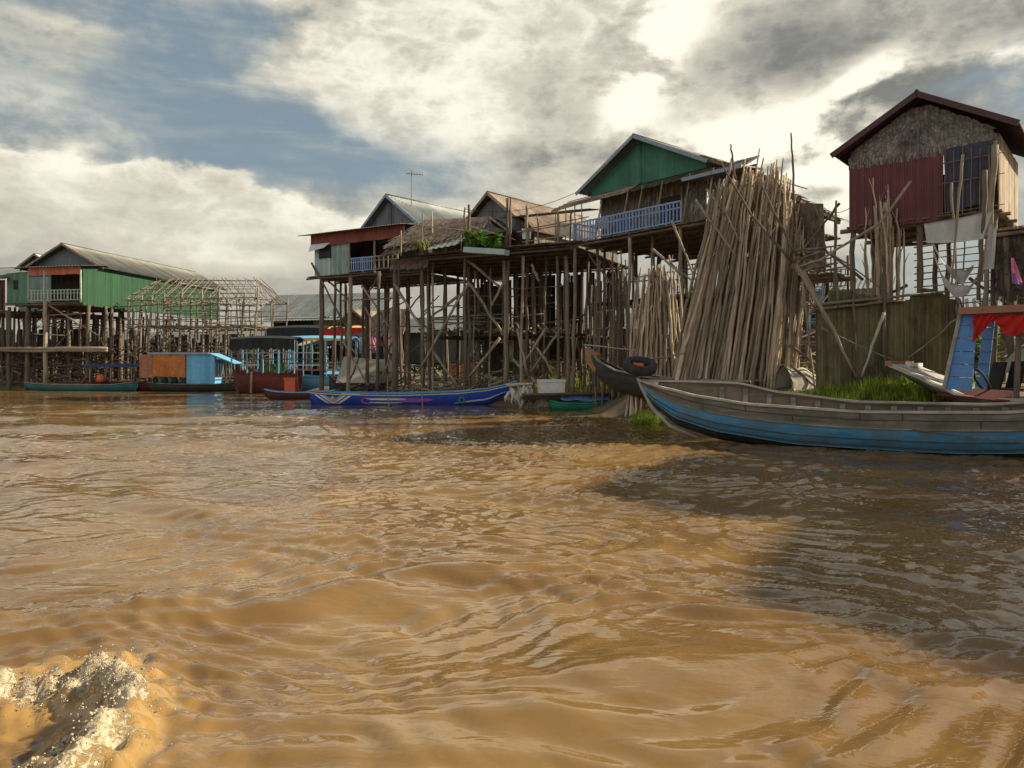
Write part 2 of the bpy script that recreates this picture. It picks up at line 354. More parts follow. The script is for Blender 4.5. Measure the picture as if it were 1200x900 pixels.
scene.view_settings.use_curve_mapping = False
world = bpy.data.worlds.new('World'); scene.world = world; world.use_nodes = True
nt = world.node_tree; N = nt.nodes; L = nt.links
bg = N['Background']; bg.inputs['Strength'].default_value = .1
class X:
    """small arithmetic wrapper round shader maths"""
    def __init__(s, k): s.k = k
    @staticmethod
    def op(o, *a, clamp=False):
        n = N.new('ShaderNodeMath'); n.operation = o; n.use_clamp = clamp
        for i, x in enumerate(a):
            if isinstance(x, X): L.new(x.k, n.inputs[i])
            else: n.inputs[i].default_value = x
        return X(n.outputs[0])
    def __add__(s, b): return X.op('ADD', s, b)
    __radd__ = __add__
    def __sub__(s, b): return X.op('SUBTRACT', s, b)
    def __rsub__(s, b): return X.op('SUBTRACT', b, s)
    def __mul__(s, b): return X.op('MULTIPLY', s, b)
    __rmul__ = __mul__
    def __truediv__(s, b): return X.op('DIVIDE', s, b)
def sstep(x, a, b):
    n = N.new('ShaderNodeMapRange'); n.interpolation_type = 'SMOOTHSTEP'; n.inputs[1].default_value = a; n.inputs[2].default_value = b
    L.new(x.k, n.inputs[0]); return X(n.outputs[0])
def mixc(f, a, b):
    n = N.new('ShaderNodeMix'); n.data_type = 'RGBA'
    if isinstance(f, X): L.new(f.k, n.inputs[0])
    else: n.inputs[0].default_value = f
    for i, c in ((6, a), (7, b)):
        if isinstance(c, tuple): n.inputs[i].default_value = (*c, 1)
        else: L.new(c, n.inputs[i])
    return n.outputs[2]
tc = N.new('ShaderNodeTexCoord'); sx = N.new('ShaderNodeSeparateXYZ'); L.new(tc.outputs['Generated'], sx.inputs[0])
dx, dy, dz = X(sx.outputs[0]), X(sx.outputs[1]), X(sx.outputs[2])
az = X.op('ARCTAN2', dx, dy); el = X.op('ARCSINE', dz)
cmb = N.new('ShaderNodeCombineXYZ'); L.new(az.k, cmb.inputs[0]); L.new((el*1.7).k, cmb.inputs[1]); cmb.inputs[2].default_value = .37
def noise(scale, det=9, rough=.6, dist=.25, off=(0,0,0), src=None, stretch=(1,1,1)):
    mp = N.new('ShaderNodeMapping'); mp.inputs['Location'].default_value = off; mp.inputs['Scale'].default_value = stretch
    L.new((src or cmb).outputs[0], mp.inputs[0])
    n = N.new('ShaderNodeTexNoise'); n.inputs['Scale'].default_value = scale; n.inputs['Detail'].default_value = det; n.inputs['Roughness'].default_value = rough; n.inputs['Distortion'].default_value = dist
    L.new(mp.outputs[0], n.inputs['Vector']); return X(n.outputs['Fac'])
def azel(px, py):
    a = math.atan((px-CX)/F); return a, math.atan((HY-py)/F*math.cos(a))
def blob(px, py, rx, ry, rot=0):
    """a soft elliptical cloud in the sky at a given bearing and height"""
    a, e = azel(px, py); ra, re = rx/F, ry/F; c, s_ = math.cos(math.radians(rot)), math.sin(math.radians(rot))
    ua, ue = az-a, el-e
    p = (ua*c+ue*s_)*(1/ra); q = (ue*c-ua*s_)*(1/re)
    r2 = p*p+q*q
    return X.op('EXPONENT', r2*-1.0)
sky = N.new('ShaderNodeTexSky'); sky.sky_type = 'NISHITA'; sky.sun_disc = False; sky.sun_elevation = SEL; sky.sun_rotation = SAZ
sky.air_density = 1.3; sky.dust_density = 2.0
n1 = noise(3.0, 10, .58, .25, (1.3,.4,0)); n2 = noise(7.0, 10, .58, .2, (4.1,2.2,1)); n5 = noise(19, 8, .58, .2, (6.3,1.1,2))
n4 = noise(7, 9, .58, .2, (2,9,4), stretch=(.45,1.8,1))
bil = X.op('ABSOLUTE', (n2-.5)*2.0); bil2 = X.op('ABSOLUTE', (n5-.5)*2.0)   # billows: puffy heads with darker creases
puff = (1.0-bil)*.65+(1.0-bil2)*.35
lowk = sstep(el, .04, .30)*.74+.26
# cover: where cloud stands; bearings and heights of the main masses
cover = ((n1-.5)*1.7 + (n2-.5)*.8 + (n4-.5)*.7 + (n5-.5)*.4)*lowk + .15
for (px,py,rx,ry,rot,w) in (
    (150,280,470,70,-7,.55), (40,60,120,55,0,.45), (450,95,85,80,10,.62), (610,110,130,110,20,.85), (560,30,160,40,0,.40), (330,70,60,60,-60,.30),
    (900,200,230,90,0,.85), (1030,60,240,70,0,.60), (790,60,80,120,65,.55), (480,250,200,40,0,.45),
    (270,135,210,42,-7,-.40), (200,95,110,40,0,-.22), (430,195,100,34,-5,-.50), (590,205,80,44,0,-.42), (290,30,90,26,0,-.30), (150,35,60,30,0,-.18), (1000,130,60,22,0,-.20), (1130,100,70,30,0,-.25)):
    cover = cover + blob(px,py,rx,ry,rot)*w
alpha = sstep(cover, -.06, .56)
# the long bank low on the left, with a crisp sunlit top edge
edge = (az+.603)*-.105 + .262 + (n2-.5)*.12 + (n5-.5)*.05 - el
left_ = sstep(az*-1.0, -.06, .10)
bank = sstep(edge, -.004, .016)*left_
wisp = sstep(n4*.6+n1*.25+n5*.15, .43, .66)*.75   # thin torn veils over the blue
alpha = X.op('MAXIMUM', X.op('MAXIMUM', alpha, wisp)*(1.0-.40*left_*X.op('EXPONENT', (edge+.045)*(edge+.045)*-420.0)), bank)
# light inside the cloud: thin parts near the hidden sun glow, thick parts are grey
sh = ((puff-.62)*1.0 + (n1-.5)*.35 + (n4-.5)*.45 + (n2-.5)*.35 + (n5-.5)*.25)*lowk + .37
gl_ = sstep(n2, .36, .62)*1.35 + .1
glow = None
for (px,py,rx,ry,rot,w) in (
    (765,70,30,80,-28,.50), (740,110,40,30,0,.25), (905,165,110,36,4,.55), (960,150,80,34,10,.30), (850,215,80,40,0,.35), (1022,90,44,20,20,.70), (1170,66,46,14,0,.55), (985,225,50,40,0,.45), (800,20,60,30,0,.3)):
    t_ = blob(px,py,rx,ry,rot)*w; glow = t_ if glow is None else glow+t_
sh = sh + glow*gl_
for (px,py,rx,ry,rot,w) in (
    (430,95,70,55,10,.16), (545,130,55,65,0,.20), (270,303,75,18,0,.22), (610,60,90,50,0,.10),
    (925,186,52,14,6,-.55), (965,226,28,11,0,-.45), (900,70,120,60,0,-.30), (1110,40,150,70,0,-.24), (650,150,60,60,0,-.14), (1060,130,100,30,0,-.22), (180,235,330,40,0,.04), (50,50,120,50,0,-.10), (330,275,300,40,0,.07)):
    sh = sh + blob(px,py,rx,ry,rot)*w
sh = sh + bank*X.op('EXPONENT', edge*-24.0)*.26
shc = sstep(sh, -.05, 1.05)
cc = N.new('ShaderNodeValToRGB'); L.new(shc.k, cc.inputs[0]); e = cc.color_ramp.elements
e[0].position = .10; e[0].color = (.235,.24,.22,1); e[1].position = 1; e[1].color = (1.15,1.10,.92,1)
for p_, c_ in ((.32,(.36,.355,.315,1)), (.54,(.56,.54,.455,1)), (.76,(.76,.72,.595,1))):
    q = e.new(p_); q.color = c_
sc_ = N.new('ShaderNodeVectorMath'); sc_.operation = 'SCALE'; L.new(cc.outputs[0], sc_.inputs[0]); sc_.inputs['Scale'].default_value = 6.2
sk = N.new('ShaderNodeVectorMath'); sk.operation = 'SCALE'; L.new(sky.outputs[0], sk.inputs[0]); sk.inputs['Scale'].default_value = .55
bl = mixc(.62, sk.outputs[0], (1.75,2.3,2.6))
# cloud cover thins towards the zenith, where the sky is dim blue-grey; behind the view it is brightened as fill
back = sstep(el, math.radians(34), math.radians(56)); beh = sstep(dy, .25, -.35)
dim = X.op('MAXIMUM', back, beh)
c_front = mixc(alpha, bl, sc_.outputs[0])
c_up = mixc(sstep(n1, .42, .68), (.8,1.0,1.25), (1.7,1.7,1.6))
c_beh = mixc(sstep(n1, .38, .62), (3.7,4.1,4.4), (6.6,6.3,5.7))   # unseen sky behind the view, brightened to fill the shaded fronts
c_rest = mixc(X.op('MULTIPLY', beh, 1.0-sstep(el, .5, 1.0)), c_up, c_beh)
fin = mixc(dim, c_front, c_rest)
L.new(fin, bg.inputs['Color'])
# ------------------------------------------------------------------ ground
def axis(parts):
    out = [parts[0][0]]
    for a, b, st in parts:
        n = max(1, int(round((b-a)/st))); out += [a+(b-a)*(i+1)/n for i in range(n)]
    return out
gx = axis([(-2500,-400,300),(-400,-80,20),(-80,-30,2.5),(-30,-2,.9),(-2,18,.35),(18,60,3),(60,400,30),(400,2500,300)])
gy = axis([(-2500,-60,400),(-60,8,12),(8,16,1),(16,30,.35),(30,75,.9),(75,150,6),(150,600,40),(600,3000,300)])
mb = MB()
for y in gy:
    for x in gx:
        z = ground_h(x, y) if (-85 < x < 65 and 5 < y < 160) else (-1.0 if (y < 40 or (y < 66-.02*x and x < 0 and abs(x) > 60 and y < 68)) else .9)
        mb.v.append(Vector((x, y, z)))
W_ = len(gx)
for j in range(len(gy)-1):
    for i in range(W_-1):
        q = j*W_+i; mb.f.append((q, q+1, q+W_+1, q+W_)); mb.t.append(1)
M['mud'] = mat('muddy_bank', (.11,.075,.045), (.20,.14,.085), (1.3,1.3,1.3), .9, .6, .4, (.05,.075,.02), .8, .5, bdist=.08)
tag(mb.build('ground', M['mud'], None, True, origin=(0,0,0)), 'brown muddy river bank under the stilt houses', 'ground', kind='structure')
# ------------------------------------------------------------------ water: one sheet with real waves
def waves(x, y):
    rng = np.random.RandomState(5); z = np.zeros_like(x)
    dist = np.hypot(x, y)
    wx = x + .5*np.sin(y*.7+.3*x) + .25*np.sin(1.9*x-1.3*y+1); wy = y + .5*np.sin(x*.6-.4*y+2) + .25*np.sin(1.7*y+1.1*x)
    patch = .5+.5*np.sin(.33*x+.21*y+1.0)*np.sin(.27*y-.19*x+.4)
    rightside = 1/(1+np.exp(-(x*1.0+.0*y-.4)))
    # (wavelength, amplitude, heading in degrees, spread)
    for lam, amp, hd, spread, n in ((4.6,.050,70,30,3),(2.3,.020,62,40,5),(1.25,.0085,80,45,7),(.72,.0125,84,36,11),(.43,.0175,88,42,13),(.25,.0118,86,50,14)):
        for k in range(n):
            a = math.radians(hd+rng.uniform(-spread,spread)); l = lam*rng.uniform(.75,1.3); kk = 2*math.pi/l
            ph = rng.uniform(0,7); arg = kk*(math.cos(a)*wx+math.sin(a)*wy)+ph
            s = np.sin(arg+.35*np.sin(arg+.7))
            f = .35+.9*patch if lam < 2 else 1
            if lam < 1: f = f*(.8+.3*rightside)*(.45+.55*np.sin(.9*wx+.5*k)*np.sin(.8*wy+1.3*k+lam*9)+.35)
            z += s*amp*f/math.sqrt(n)*1.25
    # the near swell thrown by the passing boat, and its calmer back
    sw = .09*np.exp(-((y-(6.4+.42*(x+2.0)))/.62)**2)*np.exp(-((x+3.2)/3.2)**2) - .07*np.exp(-((y-(5.1+.40*(x+2.0)))/.7)**2)*np.exp(-((x+2.6)/2.6)**2)
    sw += .10*np.exp(-((y-(4.6+.35*(x-.6)))/.55)**2)*np.exp(-((x-.7)/1.6)**2)
    calm = np.exp(-((x+.4)/2.6)**2-((y-4.2)/1.7)**2)
    z = z*(1-.35*calm)*np.clip(dist/6, .55, 1) + sw
    # calmer and flatter far away and under the boats
    z *= 1-.45/(1+np.exp(-(y-26)/5))
    shore = 1/(1+np.exp((y-(21-.9*(x-6)))/1.2)); 
    return z
SPL = [(-4.4,4.50,.025),(-3.75,4.42,.04),(-3.2,4.58,.045),(-2.85,4.70,.055),(-2.58,4.74,.08),(-2.36,4.52,.07),(-2.16,4.15,.075),(-2.02,3.65,.065),(-1.95,3.0,.06)]
def splash(x, y):
    """breaking crest of the wake: a curling rim with a hollow behind it"""
    best = np.full_like(x, 9.0); h = np.zeros_like(x)
    for (x0,y0,h0),(x1,y1,h1) in zip(SPL[:-1], SPL[1:]):
        dx, dy = x1-x0, y1-y0; k = np.clip(((x-x0)*dx+(y-y0)*dy)/(dx*dx+dy*dy), 0, 1)
        d = np.hypot(x-(x0+k*dx), y-(y0+k*dy)); sel = d < best; best = np.where(sel, d, best); h = np.where(sel, h0+k*(h1-h0), h)
    hol = np.exp(-(((x+2.78)/.55)**2+((y-4.2)/.58)**2)**2)
    rag = np.zeros_like(x)
    for q in range(18):
        rg = np.random.RandomState(90+q); a = rg.uniform(0, 6.3); l = rg.uniform(.05, .30)
        rag += np.abs(np.sin(math.pi/l*(math.cos(a)*x+math.sin(a)*y)+rg.uniform(0,7)+1.2*np.sin(5*x+q)+1.1*np.sin(4.4*y-q)))*l
    rag = rag/1.0-1.0
    return (h*np.exp(-(best/.15)**2)*.85 + h*np.exp(-(best/.40)**2)*.5)*(1+.7*rag) - .24*hol + .045*rag*np.exp(-(best/.5)**2), best
wxs = np.array(axis([(-3000,-300,450),(-300,-60,15),(-60,-25,.5),(-25,-9,.16),(-9,-4.2,.08),(-4.2,-1.6,.028),(-1.6,7,.055),(7,12,.11),(12,40,.5),(40,300,20),(300,3000,450)]))
wys = np.array(axis([(-3000,-60,490),(-60,-4,4),(-4,2.4,.32),(2.4,5.6,.03),(5.6,12,.045),(12,20,.075),(20,34,.2),(34,66,.45),(66,90,3),(90,200,20),(200,3000,400)]))
XX, YY = np.meshgrid(wxs, wys)
near = (np.abs(XX) < 60) & (YY > -6) & (YY < 90)
ZZ = np.where(near, waves(XX, YY), 0.0)
sp, dist_ = splash(XX, YY); inside = (XX < -1) & (XX > -6) & (YY > 2) & (YY < 7)
rough_ = np.zeros_like(XX)
for q_ in range(14):
    rng = np.random.RandomState(50+q_); a = rng.uniform(0, 6.3); l = rng.uniform(.09, .3)
    rough_ += np.sin(2*math.pi/l*(math.cos(a)*XX+math.sin(a)*YY)+rng.uniform(0,7)+1.5*np.sin(7*XX+q_)*np.sin(6*YY+q_))*l*.024
holm = np.exp(-((XX+2.95)/.75)**2-((YY-4.1)/.8)**2)
ZZ = np.where(inside, ZZ*(1-.6*holm)+sp+rough_*np.clip(np.exp(-(dist_/.35)**2)*1.0+holm*.9, 0, 1.2), ZZ)
wm = bpy.data.meshes.new('water')
nx, ny = len(wxs), len(wys)
vco = np.stack([XX, YY, ZZ], -1).reshape(-1, 3)
idx = np.arange(nx*ny).reshape(ny, nx)
fa = np.stack([idx[:-1,:-1], idx[:-1,1:], idx[1:,1:], idx[1:,:-1]], -1).reshape(-1, 4)
wm.vertices.add(len(vco)); wm.vertices.foreach_set('co', vco.astype(np.float32).ravel())
wm.loops.add(fa.size); wm.loops.foreach_set('vertex_index', fa.astype(np.int32).ravel())
wm.polygons.add(len(fa)); wm.polygons.foreach_set('loop_start', np.arange(0, fa.size, 4, dtype=np.int32))
wm.polygons.foreach_set('use_smooth', np.ones(len(fa), dtype=bool)); wm.update(calc_edges=True)
# froth: where the breaking crest carries bubbles (a real cover of foam, kept as a vertex attribute)
fr_ = np.where(inside, np.exp(-(dist_/.13)**2)*1.0+np.exp(-(dist_/.38)**2)*.42, 0).ravel()
at = wm.attributes.new('froth', 'FLOAT', 'POINT'); at.data.foreach_set('value', fr_.astype(np.float32))
m = bpy.data.materials.new('muddy_river_water'); m.use_nodes = True; nt = m.node_tree; N = nt.nodes; L = nt.links
b = N['Principled BSDF']; b.inputs['Roughness'].default_value = .035; b.inputs['IOR'].default_value = 1.72
tc = N.new('ShaderNodeTexCoord')
def nz(scale, det, st=(1,1,1), dist=0, rough=.55, off=(0,0,0)):
    mp = N.new('ShaderNodeMapping'); mp.inputs['Scale'].default_value = st; mp.inputs['Location'].default_value = off
    L.new(tc.outputs['Object'], mp.inputs[0]); n = N.new('ShaderNodeTexNoise'); n.inputs['Scale'].default_value = scale; n.inputs['Detail'].default_value = det
    n.inputs['Roughness'].default_value = rough; n.inputs['Distortion'].default_value = dist
    L.new(mp.outputs[0], n.inputs['Vector']); return X(n.outputs['Fac'])
silt = sstep(nz(.35, 5, (1,1,1), .6), .35, .65)
base = mixc(silt, (.175,.097,.031), (.24,.143,.047))
fat = N.new('ShaderNodeAttribute'); fat.attribute_name = 'froth'; fv = X(fat.outputs['Fac'])
bub = nz(22, 8, (1,1,1), 1.2, .7); bub2 = nz(5, 4, (1,1,1), .5)
fmask = sstep(fv*.85+(bub-.5)*2.4+(bub2-.5)*1.7, .70, 1.15)
base = mixc(sstep(fv, .06, .5)*.7, base, (.42,.26,.085))
base = mixc(fmask, base, (.60,.49,.31))
L.new(base, b.inputs['Base Color'])
rr = fmask*.5+.02; L.new(rr.k, b.inputs['Roughness'])
def ridge(n): return 1.0-X.op('ABSOLUTE', (n-.5)*2.0)
rA = ridge(nz(2.3, 2, (.62,1.5,1), .9, .45)); rB = ridge(nz(5.2, 2, (.6,1.5,1), .8, .5, (3,1,0))); rC = nz(13, 3, (.7,1.5,1), .5, .55)
reg = sstep(nz(.22, 3, (1,1,1), .3, .5, (5,3,0)), .34, .60)
hgt = rA*.007+rB*.0050*(reg*.8+.3)+rC*.0015*(reg*.9+.2)
bp = N.new('ShaderNodeBump'); bp.inputs['Strength'].default_value = .85; bp.inputs['Distance'].default_value = 1.0
h2 = hgt + fmask*bub*.02
L.new(h2.k, bp.inputs['Height']); L.new(bp.outputs[0], b.inputs['Normal'])
wm.materials.append(m)
wo = bpy.data.objects.new('water', wm); COL.objects.link(wo); tag(wo, 'brown rippled river water in front of the stilt village', 'water', kind='structure')
# ------------------------------------------------------------------ foam blobs and drops of the breaking wake
def zat(x, y):
    i = min(max(int(np.searchsorted(wxs, x)), 1), nx-1); j = min(max(int(np.searchsorted(wys, y)), 1), ny-1); return float(ZZ[j, i])
mb = MB()
ICO = [Vector(v) for v in ((0,0,1),(.894,0,.447),(.276,.851,.447),(-.724,.526,.447),(-.724,-.526,.447),(.276,-.851,.447),(.724,.526,-.447),(-.276,.851,-.447),(-.894,0,-.447),(-.276,-.851,-.447),(.724,-.526,-.447),(0,0,-1))]
ICF = [(0,1,2),(0,2,3),(0,3,4),(0,4,5),(0,5,1),(1,6,2),(2,7,3),(3,8,4),(4,9,5),(5,10,1),(6,7,2),(7,8,3),(8,9,4),(9,10,5),(10,6,1),(11,7,6),(11,8,7),(11,9,8),(11,10,9),(11,6,10)]
def ball(c, r, t=1.0):
    n = len(mb.v)
    for v in ICO: mb.v.append(Vector(c)+v*r*R.uniform(.8,1.2))
    for f in ICF: mb.f.append(tuple(n+i for i in f)); mb.t.append(t)
def along(k):
    k = k*(len(SPL)-1); i = min(int(k), len(SPL)-2); f = k-i; a, c = SPL[i], SPL[i+1]
    return [a[q]+(c[q]-a[q])*f for q in range(3)]
for k in range(3200):
    u = R.random(); x, y, h = along(u); s = R.gauss(0, .05 if R.random() < .45 else .22)
    cl = fbm((u*9, s*6, 2.0), 3)
    if cl < .05 and R.random() < .9: continue
    x += s+R.gauss(0,.03); y += R.gauss(0,.06)-abs(s)*.2
    z = zat(x, y); r = R.choice([.002,.002,.003,.004,.006])*R.uniform(.7,1.3)
    ball((x, y, z+r*.3), r, R.uniform(.8,1.1))
for k in range(260):   # thrown drops above the crest
    u = R.uniform(.25, .95); x, y, h = along(u); ball((x+R.gauss(0,.09), y+R.gauss(0,.07), zat(x,y)+abs(R.gauss(0,.045))), R.uniform(.002,.006), 1)
for k in range(900):   # froth trails in the hollow
    j = R.choice([0,1,2]); q = R.random(); x = (-3.9,-3.0,-2.45)[j]+q*(.55,.45,.35)[j]+R.gauss(0,.05); y = (3.9,3.35,3.3)[j]+q*(.5,.35,.75)[j]+R.gauss(0,.05)
    r = R.uniform(.004,.012); ball((x,y,zat(x,y)+r*.3), r, R.uniform(.75,1.05))
M['froth'] = mat('river_froth', (.50,.41,.25), (.70,.61,.44), (20,20,20), .35, .1, .5, transl=.25, spec=.6)
tag(mb.build('foam', M['froth'], None, True), 'cream foam on the breaking wake in the near water', 'foam', kind='stuff')
# ================================================================== HOUSES
def front_posts(house, fr, lst, m=None, zt=None):
    """posts read off the front: (px, y at the head, v behind the front, radius)"""
    for px, py, v, r in lst:
        u, _, z = fr.onv(px, py, v); p = fr.w(u, v, 0)
        stilt(house, p, z if zt is None else zt, r, m or R.choice([M['post'], M['palepost']]), lean=(R.uniform(-.15,.15), R.uniform(-.1,.1)))
def back_posts(house, fr, us, vs, zt, r, jit=.35, m=None):
    for v in vs:
        for u in us:
            p = fr.w(u+R.uniform(-jit,jit), v+R.uniform(-jit,jit), 0)
            stilt(house, p, zt, r*R.uniform(.7,1.2), m or M['post'], lean=(R.uniform(-.25,.25), R.uniform(-.2,.2)))
def braces(house, fr, lst, r=.07, m=None):
    """slanting poles read off the front: (px0, py0, px1, py1, v)"""
    for x0,y0,x1,y1,v in lst:
        rod(house, fr.pv(x0,y0,v), fr.pv(x1,y1,v), r, m or R.choice([M['post'], M['palepost']]))
def rand_braces(house, fr, n, u0, u1, v0, v1, z0, z1, r=.05):
    for _ in range(n):
        u = R.uniform(u0,u1); v = R.uniform(v0,v1); z = R.uniform(z0,z1); a = R.uniform(-1,1); l = R.uniform(1.2,3.5)
        rod(house, fr.w(u,v,z), fr.w(u+a*l, v+R.uniform(-.8,.8), z+R.choice([-1,1])*l*R.uniform(.2,.9)), r*R.uniform(.6,1.2), M['post'])
def brush(name, label, fr, n, u0, u1, v0, v1, z0, z1, r=.03, m=None, flat=.5):
    mb = MB()
    for _ in range(n):
        u = R.uniform(u0,u1); v = R.uniform(v0,v1); z = z0+(z1-z0)*R.random()**1.5; l = R.uniform(.5,1.8); a = R.uniform(0,6.28); e = R.uniform(-flat,flat)
        p = fr.w(u,v,0); p.z = max(0, ground_h(p.x,p.y))+z; q = p+Vector((math.cos(a)*l, math.sin(a)*l*.5, e*l))
        mb.stick(p, q, r*R.uniform(.5,1.5), .04, 3, n=5)
    return tag(mb.build(name, m or M['palepost'], None), label, 'driftwood', kind='stuff')
# ---------------------------------------------------------------- G: dark green gable, blue railing
fG = Frame(3.14, 38.0, -50.5); zG = 8.33
hG = thing('stilt_house', fG.w(0,0,0), 'tall stilt house with dark green gable and blue railing', 'house', 'stilt houses on the bank')
deckslab(hG, fG, -.1, 9.6, -.1, 8.5, zG, M['deck'], 'deck')
railing(hG, fG, 0.0, 6.75, 0.02, zG+.12, zG+1.0, M['bluerail'], 34, bw=.06)
railing(hG, fG, .05, 1.6, 0.0, zG+.12, zG+1.0, M['bluerail'], 8, alongv=True, bw=.06)
mb = MB(); vw = 1.7
for k in range(5):   # wall of overlapping palm-leaf shingles
    z0 = zG+k*.5; thatch(mb, fG.w(.3,vw,z0), fG.w(6.9,vw,z0), fG.w(6.9,vw+.03,z0+.62), fG.w(.3,vw+.03,z0+.62), 2, 10, .5, .03, .02, .05, .15)
wG = mb.build('wall', M['palmwall'], hG)
mb = MB(); mb.box(fG, 4.2, 5.5, vw-.1, vw-.06, zG+.35, zG+1.75); mb.build('opening', M['glassdark'], wG)
for ua in (5.55, 4.1): mb = MB(); mb.box(fG, ua, ua+.1, vw-.13, vw-.03, zG, zG+2.1); mb.build('frame_post', M['palepost'], wG)
mb = MB()
for k in range(5):
    z0 = zG-.2+k*.5; thatch(mb, fG.w(6.95,vw+.1,z0), fG.w(9.35,vw+.1,z0), fG.w(9.35,vw+.14,z0+.62), fG.w(6.95,vw+.14,z0+.62), 2, 10, .5, .03, .02, .05, .15)
mb.build('side_wall', M['palmwall'], hG)
mb = MB()
for k in range(4):
    z0 = zG-.2+k*.5; thatch(mb, fG.w(9.35,vw,z0), fG.w(9.0,8.3,z0-.22*k), fG.w(8.98,8.3,z0+.5-.22*k), fG.w(9.32,vw,z0+.55), 2, 9, .5, .03, .02, .05, .15)
mb.build('end_wall', M['palmwall'], hG)
# gable set over the porch
gl = fG.onv(675,224,.9); ga = fG.onv(742,158,.9); gr = fG.onv(829,190,.9)
ze_ = (gl[2]+gr[2])/2
gable_roof(hG, fG, gl[0], gr[0], .9, 9.5, ze_, ga[2], M['tinolive'], M['bluetrim'], um=ga[0])
gable_wall(hG, fG, gl[0]+.55, gr[0]-.5, 1.5, ze_-.15, ze_+.25, ga[2]-.12, M['greengable'], .85, um=ga[0])
mb = MB(); mb.beam(fG.w(ga[0], 1.46, ze_-.1), fG.w(ga[0], 1.46, ga[2]-.2), .1, .06); mb.build('king_post', M['greengable'], hG)
# thatched lean-to along the front, ragged poles sticking out to the left
mb = MB(); thatch(mb, fG.w(-.4,.75,ze_-.62), fG.w(9.6,.75,ze_-.62), fG.w(9.6,1.7,ze_-.12), fG.w(-.4,1.7,ze_-.12), 4, 12, .6, .05, .06, .045)
lt = mb.build('porch_thatch', M['thatch'], hG)
for i in range(9):
    v = .5+.14*i; z = ze_-.75+.075*i
    rod(lt, fG.w(-2.2+R.uniform(-.3,.3), v, z+R.uniform(-.03,.03)), fG.w(3.0, v, z+.05), .03, M['palepost'], 'purlin', .03)
for u in (-2.0,-1.2,-.5,.0): rod(lt, fG.w(u,.6,zG), fG.w(u,.6,ze_-.72), .035, M['palepost'], 'upright', .02)
for u in (1.4,3.1,4.0,5.2,6.75,8.0): rod(hG, fG.w(u,.15,zG), fG.w(u,.7,ze_-.5), .05, M['palepost'], 'porch_post', .02)
# side awning on the right, blue-edged, then dropping along the flank
aw = MB(); a0 = fG.onv(800,197,.3); aw.slab([fG.w(a0[0],.3,10.32), fG.w(a0[0]+3.0,.3,10.32), fG.w(a0[0]+3.0,2.0,10.5), fG.w(a0[0],2.0,10.5)], .05); awo = aw.build('awning', M['tin'], hG)
mb = MB(); mb.beam(fG.w(a0[0]-.02,.27,10.33), fG.w(a0[0]+3.02,.27,10.33), .05, .16); mb.build('awning_edge', M['bluetrim'], awo)
mb = MB()
q0 = P(880,199,31.2); q1 = P(986,258,37.0); q2 = q1+fG.u*-3.4+Vector((0,0,1.35)); q3 = q0+fG.u*-2.6+Vector((0,0,1.2))
thatch(mb, q0, q1, q2, q3, 7, 11, .7, .05, .16, .06); mb.build('side_roof', M['thatch'], hG)
for k in np.linspace(.1,.98,6):
    p = q0.lerp(q1, k)+fG.u*-.25; rod(hG, (p.x,p.y,p.z-2.4), (p.x,p.y,p.z-.05), .05, M['palepost'], 'side_post', .02)
mb = MB(); mb.beam(q0+fG.u*-.1-Vector((0,0,.12)), q1+fG.u*-.1-Vector((0,0,.12)), .12, .14); mb.build('eave_beam', M['post'], hG)
front_posts(hG, fG, [(674,287,.15,.10),(738,274,.1,.10),(797,264,.1,.10),(700,285,1.8,.09),(765,272,1.2,.09)], M['palepost'])
back_posts(hG, fG, [.3,1.9,3.6,5.3,7.0,8.9], [2.2,4.2,6.2,8.2], zG-.1, .10)
rand_braces(hG, fG, 26, 0, 9, .8, 7, .8, 6.5)
mb = MB()
for i in range(18): u = i*.53; mb.box(fG, u, u+.45, 1.0+R.uniform(-.3,.2), 6.5, zG-3.1+R.uniform(-.03,.03), zG-3.04, R.uniform(.6,1.1))
mb.build('lower_platform', M['darkwood'], hG)
mb = MB(); mb.box(fG, -.1, 9.6, 8.3, 8.36, 1.2, 4.4); mb.build('back_screen', M['palmwall'], hG)
railing(hG, fG, .2, 9.4, 8.2, zG-2.2, zG-.5, M['bamboo'], 26, name='back_lattice')
# ---------------------------------------------------------------- E: brown tin roof house with the long shared deck
fE = Frame(-6.6, 43.2, -27.2); zE = 8.25
hE = thing('stilt_house', fE.w(0,0,0), 'stilt house with rusty brown tin roof and grey gable, long plant-covered deck', 'house', 'stilt houses on the bank')
deckslab(hE, fE, -.3, 11.0, -.2, 9.0, zE, M['deck'], 'deck')
mb = MB()
thatch(mb, fE.w(-.4,-.28,zE-.62), fE.w(2.2,-.28,zE-.62), fE.w(2.2,-.15,zE+.02), fE.w(-.4,-.15,zE+.02), 4, 16, .2, .05, .03, .04); mb.build('apron', M['thatch'], hE)
mb = MB()
for i in range(70):
    u = R.uniform(1.5,10.8); mb.slab([fE.w(u,-.5+R.uniform(-.3,.1),zE+.03+R.uniform(0,.1)), fE.w(u+R.uniform(.5,1.6),-.5+R.uniform(-.3,.1),zE+.03+R.uniform(0,.12)), fE.w(u+1.2,.4,zE+.1), fE.w(u,.4,zE+.1)], .02, R.uniform(.6,1.4))
mb.build('deck_edge', M['thatch'], hE)
fE2 = Frame(*fE.w(2.6,3.6,0)[:2], -41.7)
ga = fE2.onv(571,225,0); gl = fE2.onv(548,254,0); gr = fE2.onv(624,270,0)
zr_ = ga[2]; half = gr[0]-ga[0]; ze_ = gr[2]
gable_roof(hE, fE2, ga[0]-half, gr[0], 0, 9.5, ze_, zr_, M['rust'], M['palepost'], um=ga[0])
gable_wall(hE, fE2, ga[0]-half+.35, gr[0]-.35, .45, ze_-.1, ze_+.1, zr_-.15, M['greywall'], .7, um=ga[0])
